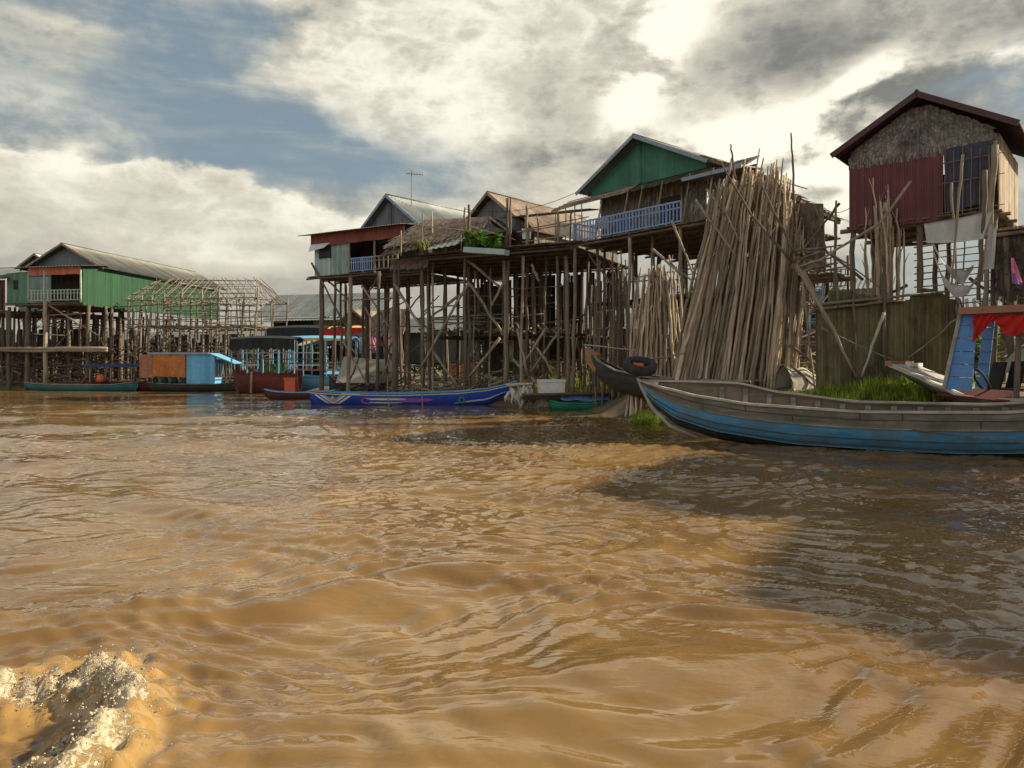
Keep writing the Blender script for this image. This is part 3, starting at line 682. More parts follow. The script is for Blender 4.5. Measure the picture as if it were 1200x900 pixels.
mb = MB(); mb.beam(fE2.w(ga[0], .4, ze_), fE2.w(ga[0], .4, zr_-.25), .1, .06); mb.build('king_post', M['post'], hE)
mb = MB(); boards(mb, fE2, ga[0]-half+.3, gr[0]-.3, .5, zE, ze_-.1, .2); w_ = mb.build('wall', M['darkwood'], hE)
mb = MB(); boards(mb, fE2, .5, 9.0, gr[0]-.3, zE, ze_-.05, .2, alongv=True); mb.build('side_wall', M['palmwall'], hE)
# porch roof beam line and posts on the deck right of the gable
mb = MB(); thatch(mb, fE.w(6.0,1.2,10.35), fE.w(11.2,1.2,10.35), fE.w(11.2,3.4,10.75), fE.w(6.0,3.4,10.75), 3, 7, .6, .03, .05); mb.build('porch_roof', M['thatch'], hE)
for px,y0,y1,r in ((594,296,232,.09),(598,296,232,.07),(617,292,241,.10),(654,290,245,.07),(549,300,240,.09),(545,298,243,.06),(507,300,247,.05),(631,292,252,.05),(668,288,246,.05)):
    rod(hE, fE.pv(px,y0,.1), fE.pv(px+R.uniform(-2,2),y1,.1), r, R.choice([M['palepost'],M['post']]), 'deck_post', .05)
for (x0,y0,x1,y1) in ((541,262,604,281),(606,272,672,262),(612,284,662,276),(476,262,548,271),(620,268,690,254)):
    rod(hE, fE.pv(x0,y0,.12), fE.pv(x1,y1,.12), .035, M['palepost'], 'rail', .03)
front_posts(hE, fE, [(463,312,.3,.17),(467,312,1.2,.10),(495,300,.1,.11),(501,303,.8,.07),(507,303,.5,.08),(545,300,.05,.10),(549,312,.4,.10),(557,318,.6,.06),(575,312,1.3,.06),(591,306,.6,.13),(596,306,.2,.10),(613,300,.05,.10),(618,308,1.6,.10),(640,300,1.0,.07),(653,300,.1,.09),(663,300,.8,.13)])
braces(hE, fE, [(550,331,490,436,.0),(463,333,498,391,.1),(551,333,590,393,.0),(546,304,588,338,.5),(590,333,575,360,.3),(586,396,550,442,.1),(508,413,535,451,.1),(540,345,505,372,.6),(606,385,618,440,0),(640,385,612,430,.1),(623,310,632,330,.1),(600,420,630,450,.4),(655,390,620,440,.3),(625,400,650,440,.2)], .085, M['palepost'])
back_posts(hE, fE, [.4,2.2,4.0,5.8,7.6,9.4,10.8], [2.4,4.4,6.4,8.6], zE-.1, .12)
rand_braces(hE, fE, 40, 0, 10.5, 1.0, 8.5, .6, 6.8, .055)
mb = MB()
for i in range(20): u = .3+i*.52; mb.box(fE, u, u+.44, 1.6+R.uniform(-.3,.2), 7.5, 3.75+R.uniform(-.04,.04), 3.81, R.uniform(.5,1.1))
mb.build('lower_platform', M['darkwood'], hE)
mb = MB()
for k in range(60):
    u = R.uniform(.5,10); mb.stick(fE.w(u, R.uniform(1.4,2.4), 3.85+R.uniform(0,.35)), fE.w(u+R.uniform(-.9,.9), R.uniform(1.4,4), 3.95+R.uniform(0,.5)), R.uniform(.03,.08), .03, 3, n=6)
tag(mb.build('firewood', M['palepost'], None), 'pale split firewood stored on the platform under the rusty-roofed house', 'firewood', kind='stuff')
mb = MB()
for (u0,u1,v,z0,z1) in ((.2,3.8,6.9,3.9,7.2),(4.2,6.3,7.3,4.0,7.8),(1.5,3.0,8.2,.9,3.6),(6.8,8.2,8.4,4.8,7.4)): boards(mb, fE, u0, u1, v, z0, z1, .22)
mb.build('storage_screen', M['darkwood'], hE)
# ---------------------------------------------------------------- F: thatched hut on the deck
fF = Frame(*fE.w(.1,1.2,0)[:2], -38)
hF = thing('thatched_hut', (fF.o.x, fF.o.y, zE), 'low thatched hut with a tin awning on the shared deck between two gables', 'hut')
mb = MB()
r0 = P(497,258,44.2); r1 = P(573,254,42.0); e0 = P(452,287,42.6); e1 = P(591,271,40.6); b1 = e1+Vector((2.2,3.3,-.2)); b0 = e0+Vector((2.4,4.2,0))
thatch(mb, e0, P(560,276,40.9), r1, r0, 9, 13, .75, .05, .14, .06, .3)
thatch(mb, b1, b0, r0, r1, 5, 7, .75, .05, .12, .06, .3); rf = mb.build('roof', M['thatch'], hF)
mb = MB(); gy0 = P(556,277,41.3); gy1 = P(592,270,41.1); ap = P(573,256,41.7)
for k in range(26):
    i = k/25; p = gy0.lerp(gy1, i); top = p.lerp(ap, 1-abs(i-.48)/.53); mb.quad(p-Vector((.04,0,.05)), p+Vector((.05,0,-.05)), top+Vector((.05,0,0)), top-Vector((.05,0,0)), R.uniform(.4,.8))
mb.beam(gy1+Vector((.1,-.1,0)), ap+Vector((0,-.12,.05)), .07, .09, t=1.3); mb.beam(gy0+Vector((0,-.1,0)), ap+Vector((0,-.12,.05)), .07, .09, t=1.2); mb.build('gable', M['palmwall'], hF)
mb = MB(); corr(mb, P(499,293,40.2), P(534,287,39.6), P(545,277,41.2), P(513,284,41.9), .3, .03); mb.build('awning', M['tin'], hF)
mb = MB(); thatch(mb, P(446,300,42.2), P(488,291,41.2), P(486,284,42.2), P(456,288,43.2), 3, 12, .5, .05, .08, .05); mb.build('low_eave', M['thatch'], hF)
for px,y0,y1 in ((540,297,276),(556,296,272),(495,299,250),(470,300,270),(522,297,286)):
    rod(hF, P(px,y0,40.8), P(px,y1,40.8), .05, M['palepost'], 'post', .02)
mb = MB(); boards(mb, fF, .5, 5.8, 2.0, zE, zE+1.6, .22); mb.build('wall', M['darkwood'], hF)
# ---------------------------------------------------------------- D: red fascia, teal panel, little blue railing
fD = Frame(*P(366,321,48.9)[:2], -29.5); zD = 7.95
wD = (P(442,317,46.6)-fD.o).dot(fD.u)
hD = thing('stilt_house', fD.w(0,0,0), 'stilt house with red fascia, pale teal corner room and short blue railing', 'house', 'stilt houses on the bank')
deckslab(hD, fD, -.35, wD+.1, -.1, 7, zD, M['deck'])
deckslab(hD, fD, wD+.15, wD+2.6, 1.2, 7, zD, M['deck'], 'side_deck')
kx = lambda px, v=0: fD.onv(px, 330, v)[0]
u1_, u2_ = kx(386), kx(408)
mb = MB(); boards(mb, fD, .1, u1_, .1, zD, zD+2.1, .22); c_ = mb.build('corner_panel', M['lightteal'], hD)
mb = MB(); boards(mb, fD, u1_+.02, u2_, .12, zD, zD+2.35, .2); mb.build('teal_panel', M['teal'], hD)
mb = MB(); boards(mb, fD, .1, 5, .1, zD, zD+2.3, .2, alongv=True); mb.build('side_wall', M['teal'], hD)
mb = MB(); mb.box(fD, u1_-.95, u1_+.05, .02, .09, zD+1.15, zD+2.05); mb.build('window', M['glassdark'], c_)
mb = MB(); mb.slab([fD.w(u1_-1.6,-.05,zD+2.1), fD.w(u1_+.1,-.05,zD+2.1), fD.w(u1_-.2,-.35,zD+1.75), fD.w(u1_-1.5,-.35,zD+1.6)], .02); mb.build('shutter', M['white'], c_)
railing(hD, fD, u2_+.05, wD-.05, .05, zD+.15, zD+.95, M['bluerail'], 11, bw=.07)
railing(hD, fD, wD+.05, wD+1.8, .0, zD+.15, zD+.95, M['palepost'], 5, bw=.08, name='bare_railing')
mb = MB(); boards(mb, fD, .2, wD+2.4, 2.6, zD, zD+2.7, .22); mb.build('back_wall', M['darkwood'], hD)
for u in (u2_+.05, wD, wD+1.8): rod(hD, fD.w(u,.05,zD-.1), fD.w(u,.05,zD+2.6), .07, M['palepost'], 'porch_post', .01)
zf = fD.onv(364,274,-.2)[2]
mb = MB(); boards(mb, fD, -.1, wD+2.4, -.05, zD+1.95, zf-.05, .3, ztop=None); mb.build('fascia', M['redfascia'], hD)
mb = MB(); corr(mb, fD.w(-.75,-.6,zf-.12), fD.w(wD+2.6,-.6,zf-.12), fD.w(wD+2.6,3.2,zf+.55), fD.w(-.75,3.2,zf+.55)); mb.build('porch_roof', M['tin'], hD)
fD2 = Frame(*fD.w(1.2,2.6,0)[:2], -42)
ga = fD2.onv(452,228,0); gr = fD2.onv(491,262,0); half = gr[0]-ga[0]
gable_roof(hD, fD2, ga[0]-half, gr[0], 0, 9.0, gr[2], ga[2], M['tin'], M['bluetrim'], um=ga[0])
gable_wall(hD, fD2, ga[0]-half+.35, gr[0]-.3, .45, gr[2]-.7, gr[2]+.12, ga[2]-.12, M['greywall'], .65, um=ga[0])
mb = MB(); mb.beam(fD2.w(ga[0], .4, gr[2]), fD2.w(ga[0], .4, ga[2]-.25), .09, .05); mb.build('king_post', M['post'], hD)
mb = MB(); mb.beam(fD2.w(ga[0]-.6, .35, gr[2]-.15), fD2.w(gr[0]+.1, .35, gr[2]-.15), .06, .16); mb.build('blue_fascia', M['bluetrim'], hD)
mb = MB(); boards(mb, fD2, 1, 8.5, gr[0]-.3, zD, gr[2]-.1, .22, alongv=True); mb.build('flank_wall', M['darkwood'], hD)
front_posts(hD, fD, [(377,324,.15,.17),(411,321,.1,.15),(429,322,1.8,.13),(444,318,.05,.12),(393,322,3.2,.11),(405,322,4.5,.11)])
back_posts(hD, fD, [.3,2.0,3.9,5.6,7.2], [2.6,4.8,6.8], zD-.1, .12)
braces(hD, fD, [(365,308,406,384,.0),(424,334,462,391,.2),(402,400,432,452,.1),(446,321,430,345,.2),(385,330,410,352,.4),(446,398,470,440,.3),(428,360,445,392,.5),(420,420,408,450,.2),(456,420,444,452,.3)], .07)
rand_braces(hD, fD, 12, 0, 6.5, 1.5, 6.5, 1.0, 6.5, .05)
# ---------------------------------------------------------------- A: bright green house on the left
fA = Frame(*P(8,430,63.5)[:2], -9.5); zA = 7.45
kx = lambda px, v=0: fA.onv(px, 350, v)[0]
wA = kx(96)
hA = thing('stilt_house', fA.w(0,0,0), 'bright green stilt house with orange-red fascia, the last gabled house on the left', 'house', 'stilt houses on the bank')
deckslab(hA, fA, -.2, wA, -.1, 9, zA, M['deck'])
u1_, u2_ = kx(32), kx(52)
mb = MB(); boards(mb, fA, 0, u1_, 0, zA-.2, zA+2.55, .25); t_ = mb.build('teal_room', M['greenteal'], hA)
mb = MB(); mb.box(fA, kx(16), kx(21), -.05, -.01, zA+1.15, zA+1.95); mb.build('window', M['glassdark'], t_)
mb = MB(); boards(mb, fA, u1_+.1, wA-.1, -.02, zA+2.35, zA+3.0, .35); mb.build('fascia', M['orangefascia'], hA)
railing(hA, fA, u1_+.1, wA-.1, .0, zA+.2, zA+1.05, M['greenrail'], 16, bw=.08)
for u in (u1_+.1, u2_, wA-.1): rod(hA, fA.w(u,.0,zA), fA.w(u,.0,zA+2.8), .09, M['greenrail'], 'porch_post', .01)
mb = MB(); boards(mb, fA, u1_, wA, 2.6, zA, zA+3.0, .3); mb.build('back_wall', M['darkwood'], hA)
Lg = 20.5
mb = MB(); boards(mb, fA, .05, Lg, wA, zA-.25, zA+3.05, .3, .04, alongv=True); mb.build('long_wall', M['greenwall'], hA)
zp = zA+3.1
mb = MB(); corr(mb, fA.w(-.9,-.5,zp-.15), fA.w(wA+.5,-.5,zp-.1), fA.w(wA+.5,3.0,zp+.35), fA.w(-.9,3.0,zp+.35), .3, .03); mb.build('porch_roof', M['tinolive'], hA)
ga = fA.onv(72,285,2.0); gr = fA.onv(98,309,2.0)
half = wA+.45-ga[0]
gable_roof(hA, fA, ga[0]-half, wA+.45, 2.0, Lg+1.5, zp+.02, ga[2], M['tinolive'], M['palepost'], um=ga[0])
gable_wall(hA, fA, ga[0]-half+.6, wA-.1, 2.7, zp+.1, zp+.3, ga[2]-.2, M['greywall'], .6, um=ga[0])
front_posts(hA, fA, [(11,360,.1,.16),(33,362,.4,.2),(53,352,-.1,.19),(104,358,.6,.17),(141,362,7,.17),(57,362,2.5,.14),(80,360,2,.13)], None)
back_posts(hA, fA, [-2.6,-1,.6,2.4,4.2,6.0,7.5], [2,4,6,9,12,15,18], zA-.2, .13, .4)
rand_braces(hA, fA, 26, 0, 6.5, .3, 8, .8, 6.3, .06)
for z in (3.55, 3.35): rod(hA, fA.w(-3.5, -.3, z+.05), fA.w(wA+2.6, -.3, z), .13, M['palepost'], 'walkway_beam', .06, 9, .95)
rod(hA, fA.w(u2_,.0,zA), fA.w(wA+1,.8,4.6), .08, M['palepost'], 'brace')
mb = MB()
for i in range(24): u = -3+i*.5; mb.box(fA, u, u+.44, -.2, 3, 3.5+R.uniform(-.04,.04), 3.57, R.uniform(.5,1.1))
mb.build('lower_walkway', M['deck'], hA)
# house behind with the small grey gable
fA2 = Frame(*P(2,430,72)[:2], -9.5)
hA2 = thing('stilt_house', fA2.w(0,0,0), 'grey-gabled house half hidden behind the bright green stilt house', 'house', 'stilt houses on the bank')
ga = fA2.onv(40,297,1.0)
gable_roof(hA2, fA2, ga[0]-2.6, ga[0]+2.6, 1, 12, zA+3.9, ga[2], M['tin'], M['palepost'], um=ga[0])
gable_wall(hA2, fA2, ga[0]-2.3, ga[0]+2.3, 1.6, zA+3.5, zA+4.0, ga[2]-.2, M['greywall'], .6, um=ga[0])
mb = MB(); boards(mb, fA2, ga[0]-2.4, ga[0]+2.4, 1.7, zA, zA+3.6, .3); mb.build('wall', M['teal'], hA2)
back_posts(hA2, fA2, [ga[0]-2.2, ga[0], ga[0]+2.2], [2,6,10], zA, .14)
deckslab(hA2, fA2, ga[0]-2.6, ga[0]+2.6, .8, 11, zA, M['deck'])
# house at the frame's left edge
fA3 = Frame(*P(-62,430,64)[:2], -6)
hA3 = thing('stilt_house', fA3.w(0,0,0), 'stilt house cut by the left border, grey tin roof over reddish-brown wall', 'house', 'stilt houses on the bank')
u9 = fA3.onv(7,430,.2)[0]
deckslab(hA3, fA3, -.2, u9, 0, 8, zA-.6, M['deck'])
mb = MB(); boards(mb, fA3, 0, u9, .1, zA-.6, zA+2.0, .25); w3 = mb.build('wall', M['maroon'], hA3)
mb = MB(); boards(mb, fA3, u9-.9, u9-.2, .0, zA-.5, zA+1.4, .2); mb.build('door', M['darkwood'], w3)
mb = MB(); corr(mb, fA3.w(-.4,-.7,zA+2.0), fA3.w(u9+.5,-.7,zA+2.0), fA3.w(u9+.5,5,zA+3.6), fA3.w(-.4,5,zA+3.6), .3, .03); mb.build('roof', M['tin'], hA3)
back_posts(hA3, fA3, [.3,2.2,u9-.2], [.3,3,6], zA-.7, .15)
# ---------------------------------------------------------------- B: bare pole house frame
fB = Frame(*P(150,430,64.0)[:2], -6); wB = fB.onv(300,430,0)[0]
hB = thing('bamboo_house_frame', fB.w(0,0,0), 'unfinished house frame of bare lashed poles beside the bright green wall', 'house frame', 'stilt houses on the bank')
zb0, zb1, zb2 = 5.5, 7.8, 9.8; dB = 6.0
nP = 11
for i in range(nP):
    u = wB*i/(nP-1)
    for v in (0, dB/2, dB):
        ln = R.uniform(-.6,.15) if v == 0 else R.uniform(-.3,.3)
        stilt(hB, fB.w(u+R.uniform(-.35,.35), v, 0), zb1+R.uniform(-.1,.9), R.uniform(.07,.12) if v == 0 else .075, M['bamboo'], lean=(ln*1.6, 0))
for v in (0, dB):
    for z in (zb1, zb1-.55, zb0+1.25, zb0+.7, zb0+.05, zb0-.12):
        for k in range(3): rod(hB, fB.w(wB*k/3-R.uniform(.1,.7), v-.08, z+R.uniform(-.2,.2)), fB.w(wB*(k+1)/3+R.uniform(.1,.7), v-.08, z+R.uniform(-.2,.2)), R.uniform(.035,.06), M['bamboo'], 'rail', .04)
for z in (zb1, zb0+.05):
    for i in range(12): rod(hB, fB.w(wB*i/11, -.2, z), fB.w(wB*i/11, dB+.2, z+R.uniform(-.05,.05)), .045, M['bamboo'], 'joist', .03)
rl, rr = .9, wB-1.2
rod(hB, fB.w(rl, dB/2, zb2), fB.w(rr, dB/2, zb2-.15), .06, M['bamboo'], 'ridge_pole', .05, 9)
for i in range(20):
    k = i/19; a = wB*k; t_ = rl+(rr-rl)*k
    for v in (-.35, dB+.35): rod(hB, fB.w(a+R.uniform(-.25,.25), v, zb1-R.uniform(.0,.35)), fB.w(t_+R.uniform(-.2,.2), dB/2, zb2+R.uniform(-.05,.2)), R.uniform(.03,.05), M['bamboo'], 'rafter', .05)
for k in (.25,.5,.75):
    for sgn in (0, 1):
        v = (-.35*(1-k)+dB/2*k) if sgn == 0 else (dB+.35-(dB/2+.35)*k); z = zb1+(zb2-zb1)*k
        rod(hB, fB.w(rl*k-.2, v, z), fB.w(wB-2.2*k+.2, v, z-.05), .035, M['bamboo'], 'purlin', .05, 8)
for i in range(7):
    v = -.35+(dB+.7)*i/6
    rod(hB, fB.w(-.3, v, zb1-.1), fB.w(rl, dB/2, zb2), .035, M['bamboo'], 'rafter', .03); rod(hB, fB.w(wB+.3, v, zb1-.1), fB.w(rr, dB/2, zb2-.1), .035, M['bamboo'], 'rafter', .03)
mb = MB()
for i in range(26): mb.stick(fB.w(wB*i/26, -.15, zb0+R.uniform(0,.05)), fB.w(wB*(i+.8)/26, dB, zb0+R.uniform(0,.05)), .05, .05, 4, n=5)
mb.build('floor_poles', M['bamboo'], hB)
for i in range(30):
    u = wB*R.random(); rod(hB, fB.w(u,-.1,zb0-.1), fB.w(u+R.uniform(-.1,.1),-.1,zb0+1.3), .03, M['bamboo'], 'picket', .02, 3)
rand_braces(hB, fB, 70, 0, wB, 0, dB, .8, 4.8, .05)
for (u,z0,u2,z1) in ((3.5,1.6,0,3.2),(4.2,2.0,.5,4.0),(8,4.8,6,1),(10,5,12,2)): rod(hB, fB.w(u,-.2,z0), fB.w(u2,-.2,z1), .06, M['bamboo'], 'brace')
# ---------------------------------------------------------------- C: far long grey roof, woven wall
fC = Frame(*P(312,430,76)[:2], -14)
hC = thing('stilt_house', fC.w(0,0,0), 'long low house with grey tin roof and pale woven wall seen behind the moored boats', 'house', 'stilt houses on the bank')
wC = fC.onv(440,430,0)[0]; zC = 4.5
deckslab(hC, fC, -1, wC, 0, 8, zC, M['deck'])
mb = MB(); boards(mb, fC, 5.2, wC, .3, zC, zC+2.3, .5); mb.build('wall', M['paleleaf'], hC)
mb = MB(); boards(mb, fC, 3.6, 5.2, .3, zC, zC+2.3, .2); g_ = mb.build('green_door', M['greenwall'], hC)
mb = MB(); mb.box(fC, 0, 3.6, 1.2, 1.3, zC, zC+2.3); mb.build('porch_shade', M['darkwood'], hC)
mb = MB(); corr(mb, fC.w(-1.5,-.6,zC+2.5), fC.w(wC+.5,-.6,zC+2.5), fC.w(wC+.5,4.5,zC+5.3), fC.w(-1.5,4.5,zC+5.3), .35, .03); mb.build('roof', M['tin'], hC)
mb = MB(); corr(mb, fC.w(0,-1.6,zC+2.1), fC.w(wC+.2,-1.6,zC+2.1), fC.w(wC+.2,0,zC+2.45), fC.w(0,0,zC+2.45), .35, .03); mb.build('porch_roof', M['tin'], hC)
railing(hC, fC, 0, 3.6, -.3, zC+.1, zC+.9, M['white'], 9)
back_posts(hC, fC, [0,2.5,5,7.5,10], [.3,3,6], zC, .13)
mb = MB(); drape(mb, fC.w(.8,-.4,zC+1.2), fC.w(2.0,-.4,zC+1.15), fC.w(2.0,-.4,zC+.2), fC.w(.8,-.4,zC+.25), 8, 6, .04)
tag(mb.build('laundry', M['pinkcloth'], None), 'pink cloth hung on the white porch rail of the far grey-roofed house', 'laundry')
fC2 = Frame(*P(392,430,66)[:2], -20)
hC2 = thing('thatched_hut', fC2.w(0,0,0), 'small dark hut with brown pitched roof behind the red-fringed boat canopy', 'hut')
gable_roof(hC2, fC2, -1.0, 4.6, 0, 5, 5.0, 7.1, M['rust'], M['post'])
mb = MB(); boards(mb, fC2, -.4, 4.0, .5, 2.8, 5.0, .3, ztop=lambda u: 5.0+2.0*(1-abs(u-1.8)/2.4)); mb.build('gable', M['darkwood'], hC2)
back_posts(hC2, fC2, [-.3,1.8,3.9], [.5,4], 4.9, .12)
mb = MB(); corr(mb, fC2.w(-3.2,-1.2,3.9), fC2.w(2,-1.2,3.9), fC2.w(2,.6,4.5), fC2.w(-3.2,.6,4.5), .3, .03); mb.build('porch_roof', M['rust'], hC2)
fC3 = Frame(*P(424,430,62)[:2], -24)
hC3 = thing('thatched_hut', fC3.w(0,0,0), 'hut with a rounded thatch roof hung with washing, seen between thin stilts', 'hut')
mb = MB(); thatch(mb, fC3.w(-.5,-.3,4.7), fC3.w(4.2,-.3,4.7), fC3.w(3.5,2,6.9), fC3.w(.6,2,6.9), 6, 8, .8, .06, .12, .08); mb.build('roof', M['thatch'], hC3)
mb = MB(); boards(mb, fC3, -.2, 4, .4, 2.2, 5.0, .4); mb.build('wall', M['darkwood'], hC3)
back_posts(hC3, fC3, [0,2,4], [.5,3], 4.9, .12); deckslab(hC3, fC3, -.5, 4.3, -.6, 4, 2.2, M['deck'])
for i,(u,mm,lb) in enumerate(((.5,'cloth','pale sheet drying under the rounded thatch roof between stilts'),(1.7,'purplecloth','dark purple cloth drying under the rounded thatch roof'),(2.9,'pinkcloth','pink shirt cloth drying at the right end under the rounded thatch roof'),(3.6,'lightteal','pale turquoise towel drying beside the thick double stilt'))):
    mb = MB(); drape(mb, fC3.w(u-.45,-.5,4.5), fC3.w(u+.45,-.5,4.5), fC3.w(u+.4,-.5,3.2), fC3.w(u-.4,-.5,3.1), 8, 6, .05); tag(mb.build('laundry', M[mm], None), lb, 'laundry', 'washing hung under the thatch hut')
# ---------------------------------------------------------------- H: red sheet house on the right
fH = Frame(10.9, 24.0, -40.2); zH = 6.55
wH = 4.05
hH = thing('stilt_house', fH.w(0,0,0), 'stilt house with oxide red front sheet, leaf-clad gable and dark tarp', 'house', 'stilt houses on the bank')
deckslab(hH, fH, -.1, wH+.1, .0, 4.5, zH, M['deck'])
ga = fH.onv(1076,110,-.25); zeH = 8.87
gable_roof(hH, fH, -.42, wH+.55, -.45, 4.9, zeH-.02, ga[2], M['darkred'], M['darkred'], um=ga[0])
mb = MB(); n_ = 46; sp_ = fH.onv(1105,200,0)[0]
for i in range(n_):
    a, b = sp_*i/n_, sp_*(i+1)/n_; o = .02*math.sin(i*math.pi/2)
    mb.hexa([fH.w(a,o,zH-.15), fH.w(b,o,zH-.15), fH.w(b,.06,zH-.15), fH.w(a,.06,zH-.15), fH.w(a,o,zH+1.95), fH.w(b,o,zH+1.95), fH.w(b,.06,zH+1.95), fH.w(a,.06,zH+1.95)], R.uniform(.92,1.05))
mb.build('red_sheet', M['redpanel'], hH)
mb = MB()   # leaf-clad gable above
for k in range(9):
    z0 = zH+1.85+k*.24
    hw0 = -.0 if z0 < zeH else (z0-zeH)/(ga[2]-zeH)*(ga[0]+.3); hw1 = wH if z0 < zeH else wH-(z0-zeH)/(ga[2]-zeH)*(wH-ga[0]+.3)
    z2 = min(z0+.34, ga[2]-.1)
    h2 = 0 if z2 < zeH else (z2-zeH)/(ga[2]-zeH)*(ga[0]+.3); h3 = wH if z2 < zeH else wH-(z2-zeH)/(ga[2]-zeH)*(wH-ga[0]+.3)
    if h3-h2 < .1: continue
    thatch(mb, fH.w(hw0,.0,z0), fH.w(hw1,.0,z0), fH.w(h3,.02,z2), fH.w(h2,.02,z2), 3, 34, .15, .008, .02, .036, .06)

for k in range(26):   # ragged loose leaf ends along the lower edge
    u = R.uniform(0, wH); mb.quad(fH.w(u,-.01,zH+1.95), fH.w(u+.06,-.01,zH+1.95), fH.w(u+.05,-.03,zH+1.95-R.uniform(.05,.22)), fH.w(u+.01,-.03,zH+1.95-R.uniform(.05,.2)), R.uniform(.6,1.2))
mb.build('gable', M['greypalm'], hH)
mb = MB(); boards(mb, fH, sp_, wH, .35, zH, zH+2.3, .3); mb.build('inner_wall', M['darkwood'], hH)
mb = MB(); drape(mb, fH.w(sp_+.02,-.1,zH+1.95), fH.w(wH-.15,-.1,zH+2.0), fH.w(wH-.25,-.1,zH+.25), fH.w(sp_+.12,-.1,zH+.0), 20, 16, .035, k=14)
tag(mb.build('tarpaulin', M['tarp'], None), 'ragged navy tarpaulin hung beside the red sheet wall', 'tarpaulin')
for i in range(7): rod(hH, fH.w(sp_+.1+i*.22,-.2,zH-.1), fH.w(sp_+.1+i*.22,-.2,zH+R.uniform(1.6,2.1)), .014, M['bamboo'], 'lath', .015)
for z in (zH+1.5, zH+.9, zH+.02): rod(hH, fH.w(sp_-.05,-.22,z), fH.w(wH+.2,-.22,z+.06), .016, M['bamboo'], 'lath', .015)
mb = MB(); boards(mb, fH, .15, 4.4, wH, zH, zeH-.1, .3, alongv=True); mb.build('side_wall', M['paleleaf'], hH)
mb = MB(); boards(mb, fH, .1, 4.4, 0, zH, zeH-.1, .3, alongv=True); mb.build('far_side_wall', M['palmwall'], hH)
mb = MB(); boards(mb, fH, 0, wH, 4.4, zH, zeH-.1, .3); mb.build('back_wall', M['palmwall'], hH)
for (px,y0,y1,r) in ((1166,170,360,.09),(1162,250,330,.06)): rod(hH, fH.pv(px,y0,-.3), fH.pv(px-12,y1,-.3), r, M['palepost'], 'corner_pole', .03, 8)
front_posts(hH, fH, [(1001,266,.2,.10),(1078,262,.2,.10),(1166,246,.15,.1),(1040,268,1.5,.09)], M['post'])
back_posts(hH, fH, [.1,2.0,3.9], [2.4,4.3], zH-.1, .11, .15)
rand_braces(hH, fH, 8, 0, 4, .5, 5, 2.0, 5.6, .045)
for i in range(11):
    z = zH-.55-.21*i; rod(hH, fH.w(1.7, .9, z), fH.w(4.6, .9, z+.1+R.uniform(-.03,.06)), .02, M['bamboo'], 'slat_rail', .03)
for i in range(7): rod(hH, fH.w(1.8+.42*i, .95, zH-3.2), fH.w(1.8+.42*i, .95, zH-.3), .025, M['bamboo'], 'slat_post', .03)
# ---------------------------------------------------------------- I: next house, mostly beyond the right border
fI = Frame(13.75, 20.7, -42)
hI = thing('stilt_house', fI.w(0,0,0), 'dark open-sided house at the right border beside the red sheet house', 'house', 'stilt houses on the bank')
zI = 5.75
deckslab(hI, fI, -.3, 1.1, 0, 6.4, zI+.12, M['rust'])
mb = MB()
for k in range(7):
    z0 = 4.0+.25*k; thatch(mb, fI.w(-.28,.3,z0), fI.w(-.28,6.2,z0), fI.w(-.25,6.2,z0+.3), fI.w(-.25,.3,z0+.3), 2, 8, .35, .03, .02, .04, .15)
    thatch(mb, fI.w(-.25,.25,z0), fI.w(1.1,.25,z0), fI.w(1.1,.28,z0+.3), fI.w(-.25,.28,z0+.3), 2, 8, .35, .03, .02, .04, .15)
mb.build('under_wall', M['darkwood'], hI)
fI2 = Frame(15.85, 10.0, -28.4)   # low front room and taller back house, unseen, added and stepped to shade the right-hand water
hI2 = thing('stilt_house', fI2.w(0,0,0), 'unseen two-step stilt house added past the right border to cast shadow on the water', 'house', 'stilt houses on the bank')
for (v0,v1,ze) in ((-1.2,5.6,8.8),(5.7,11,11.5)):
    mb = MB(); boards(mb, fI2, .3, 6, v0+.2, zI, ze-.05, .3); mb.build('wall', M['palmwall'], hI2)
    mb = MB(); boards(mb, fI2, v0, v1, .3, zI, ze-.05, .3, alongv=True); mb.build('side_wall', M['palmwall'], hI2)
    deckslab(hI2, fI2, .1, 6.2, v0, v1, zI, M['deck'], 'room_floor')
    gable_roof(hI2, fI2, 0, 6.4, v0-.2, v1+.1, ze, ze+.9, M['rust'], M['palepost'])
mb = MB()
for k in range(16):
    z0 = .6+.33*k; thatch(mb, fI2.w(.25,-1.0,z0), fI2.w(.25,11,z0), fI2.w(.28,11,z0+.36), fI2.w(.28,-1.0,z0+.36), 2, 6, .4, .03, .02, .05, .15)
mb.build('shade_screen', M['palmwall'], hI2)  # added to block sunlight passing under the unseen house's floor
back_posts(hI2, fI2, [.4,3,5.8], [-.5,3,6.2,10.5], zI, .11, .1)
back_posts(hI, fI, [0,1.0], [.3,3.3,6.0], zI, .11, .06)
# ---------------------------------------------------------------- J: pale house far behind the gap, blue ladder
fJ = Frame(*P(925,430,52)[:2], -30)
hJ = thing('stilt_house', fJ.w(0,0,0), 'pale turquoise house glimpsed in the gap right of the tall pole stack', 'house', 'stilt houses on the bank')
mb = MB(); boards(mb, fJ, -.5, 6.0, .3, 3.4, 7.3, .5); mb.build('wall', M['lightteal'], hJ)
mb = MB(); boards(mb, fJ, 3.6, 4.4, .2, 3.4, 5.9, .4); mb.build('door', M['bluetrim'], hJ)
mb = MB(); corr(mb, fJ.w(-1,-.6,7.2), fJ.w(6.5,-.6,7.2), fJ.w(6.5,3,8.3), fJ.w(-1,3,8.3), .3, .03); mb.build('roof', M['tin'], hJ)
railing(hJ, fJ, 0, 4, -1.0, 7.4, 8.5, M['greywall'], 14)
back_posts(hJ, fJ, [0,2,4,6], [.3,3], 3.5, .12); deckslab(hJ, fJ, -.5, 6, -1.2, 4, 3.4, M['deck'])
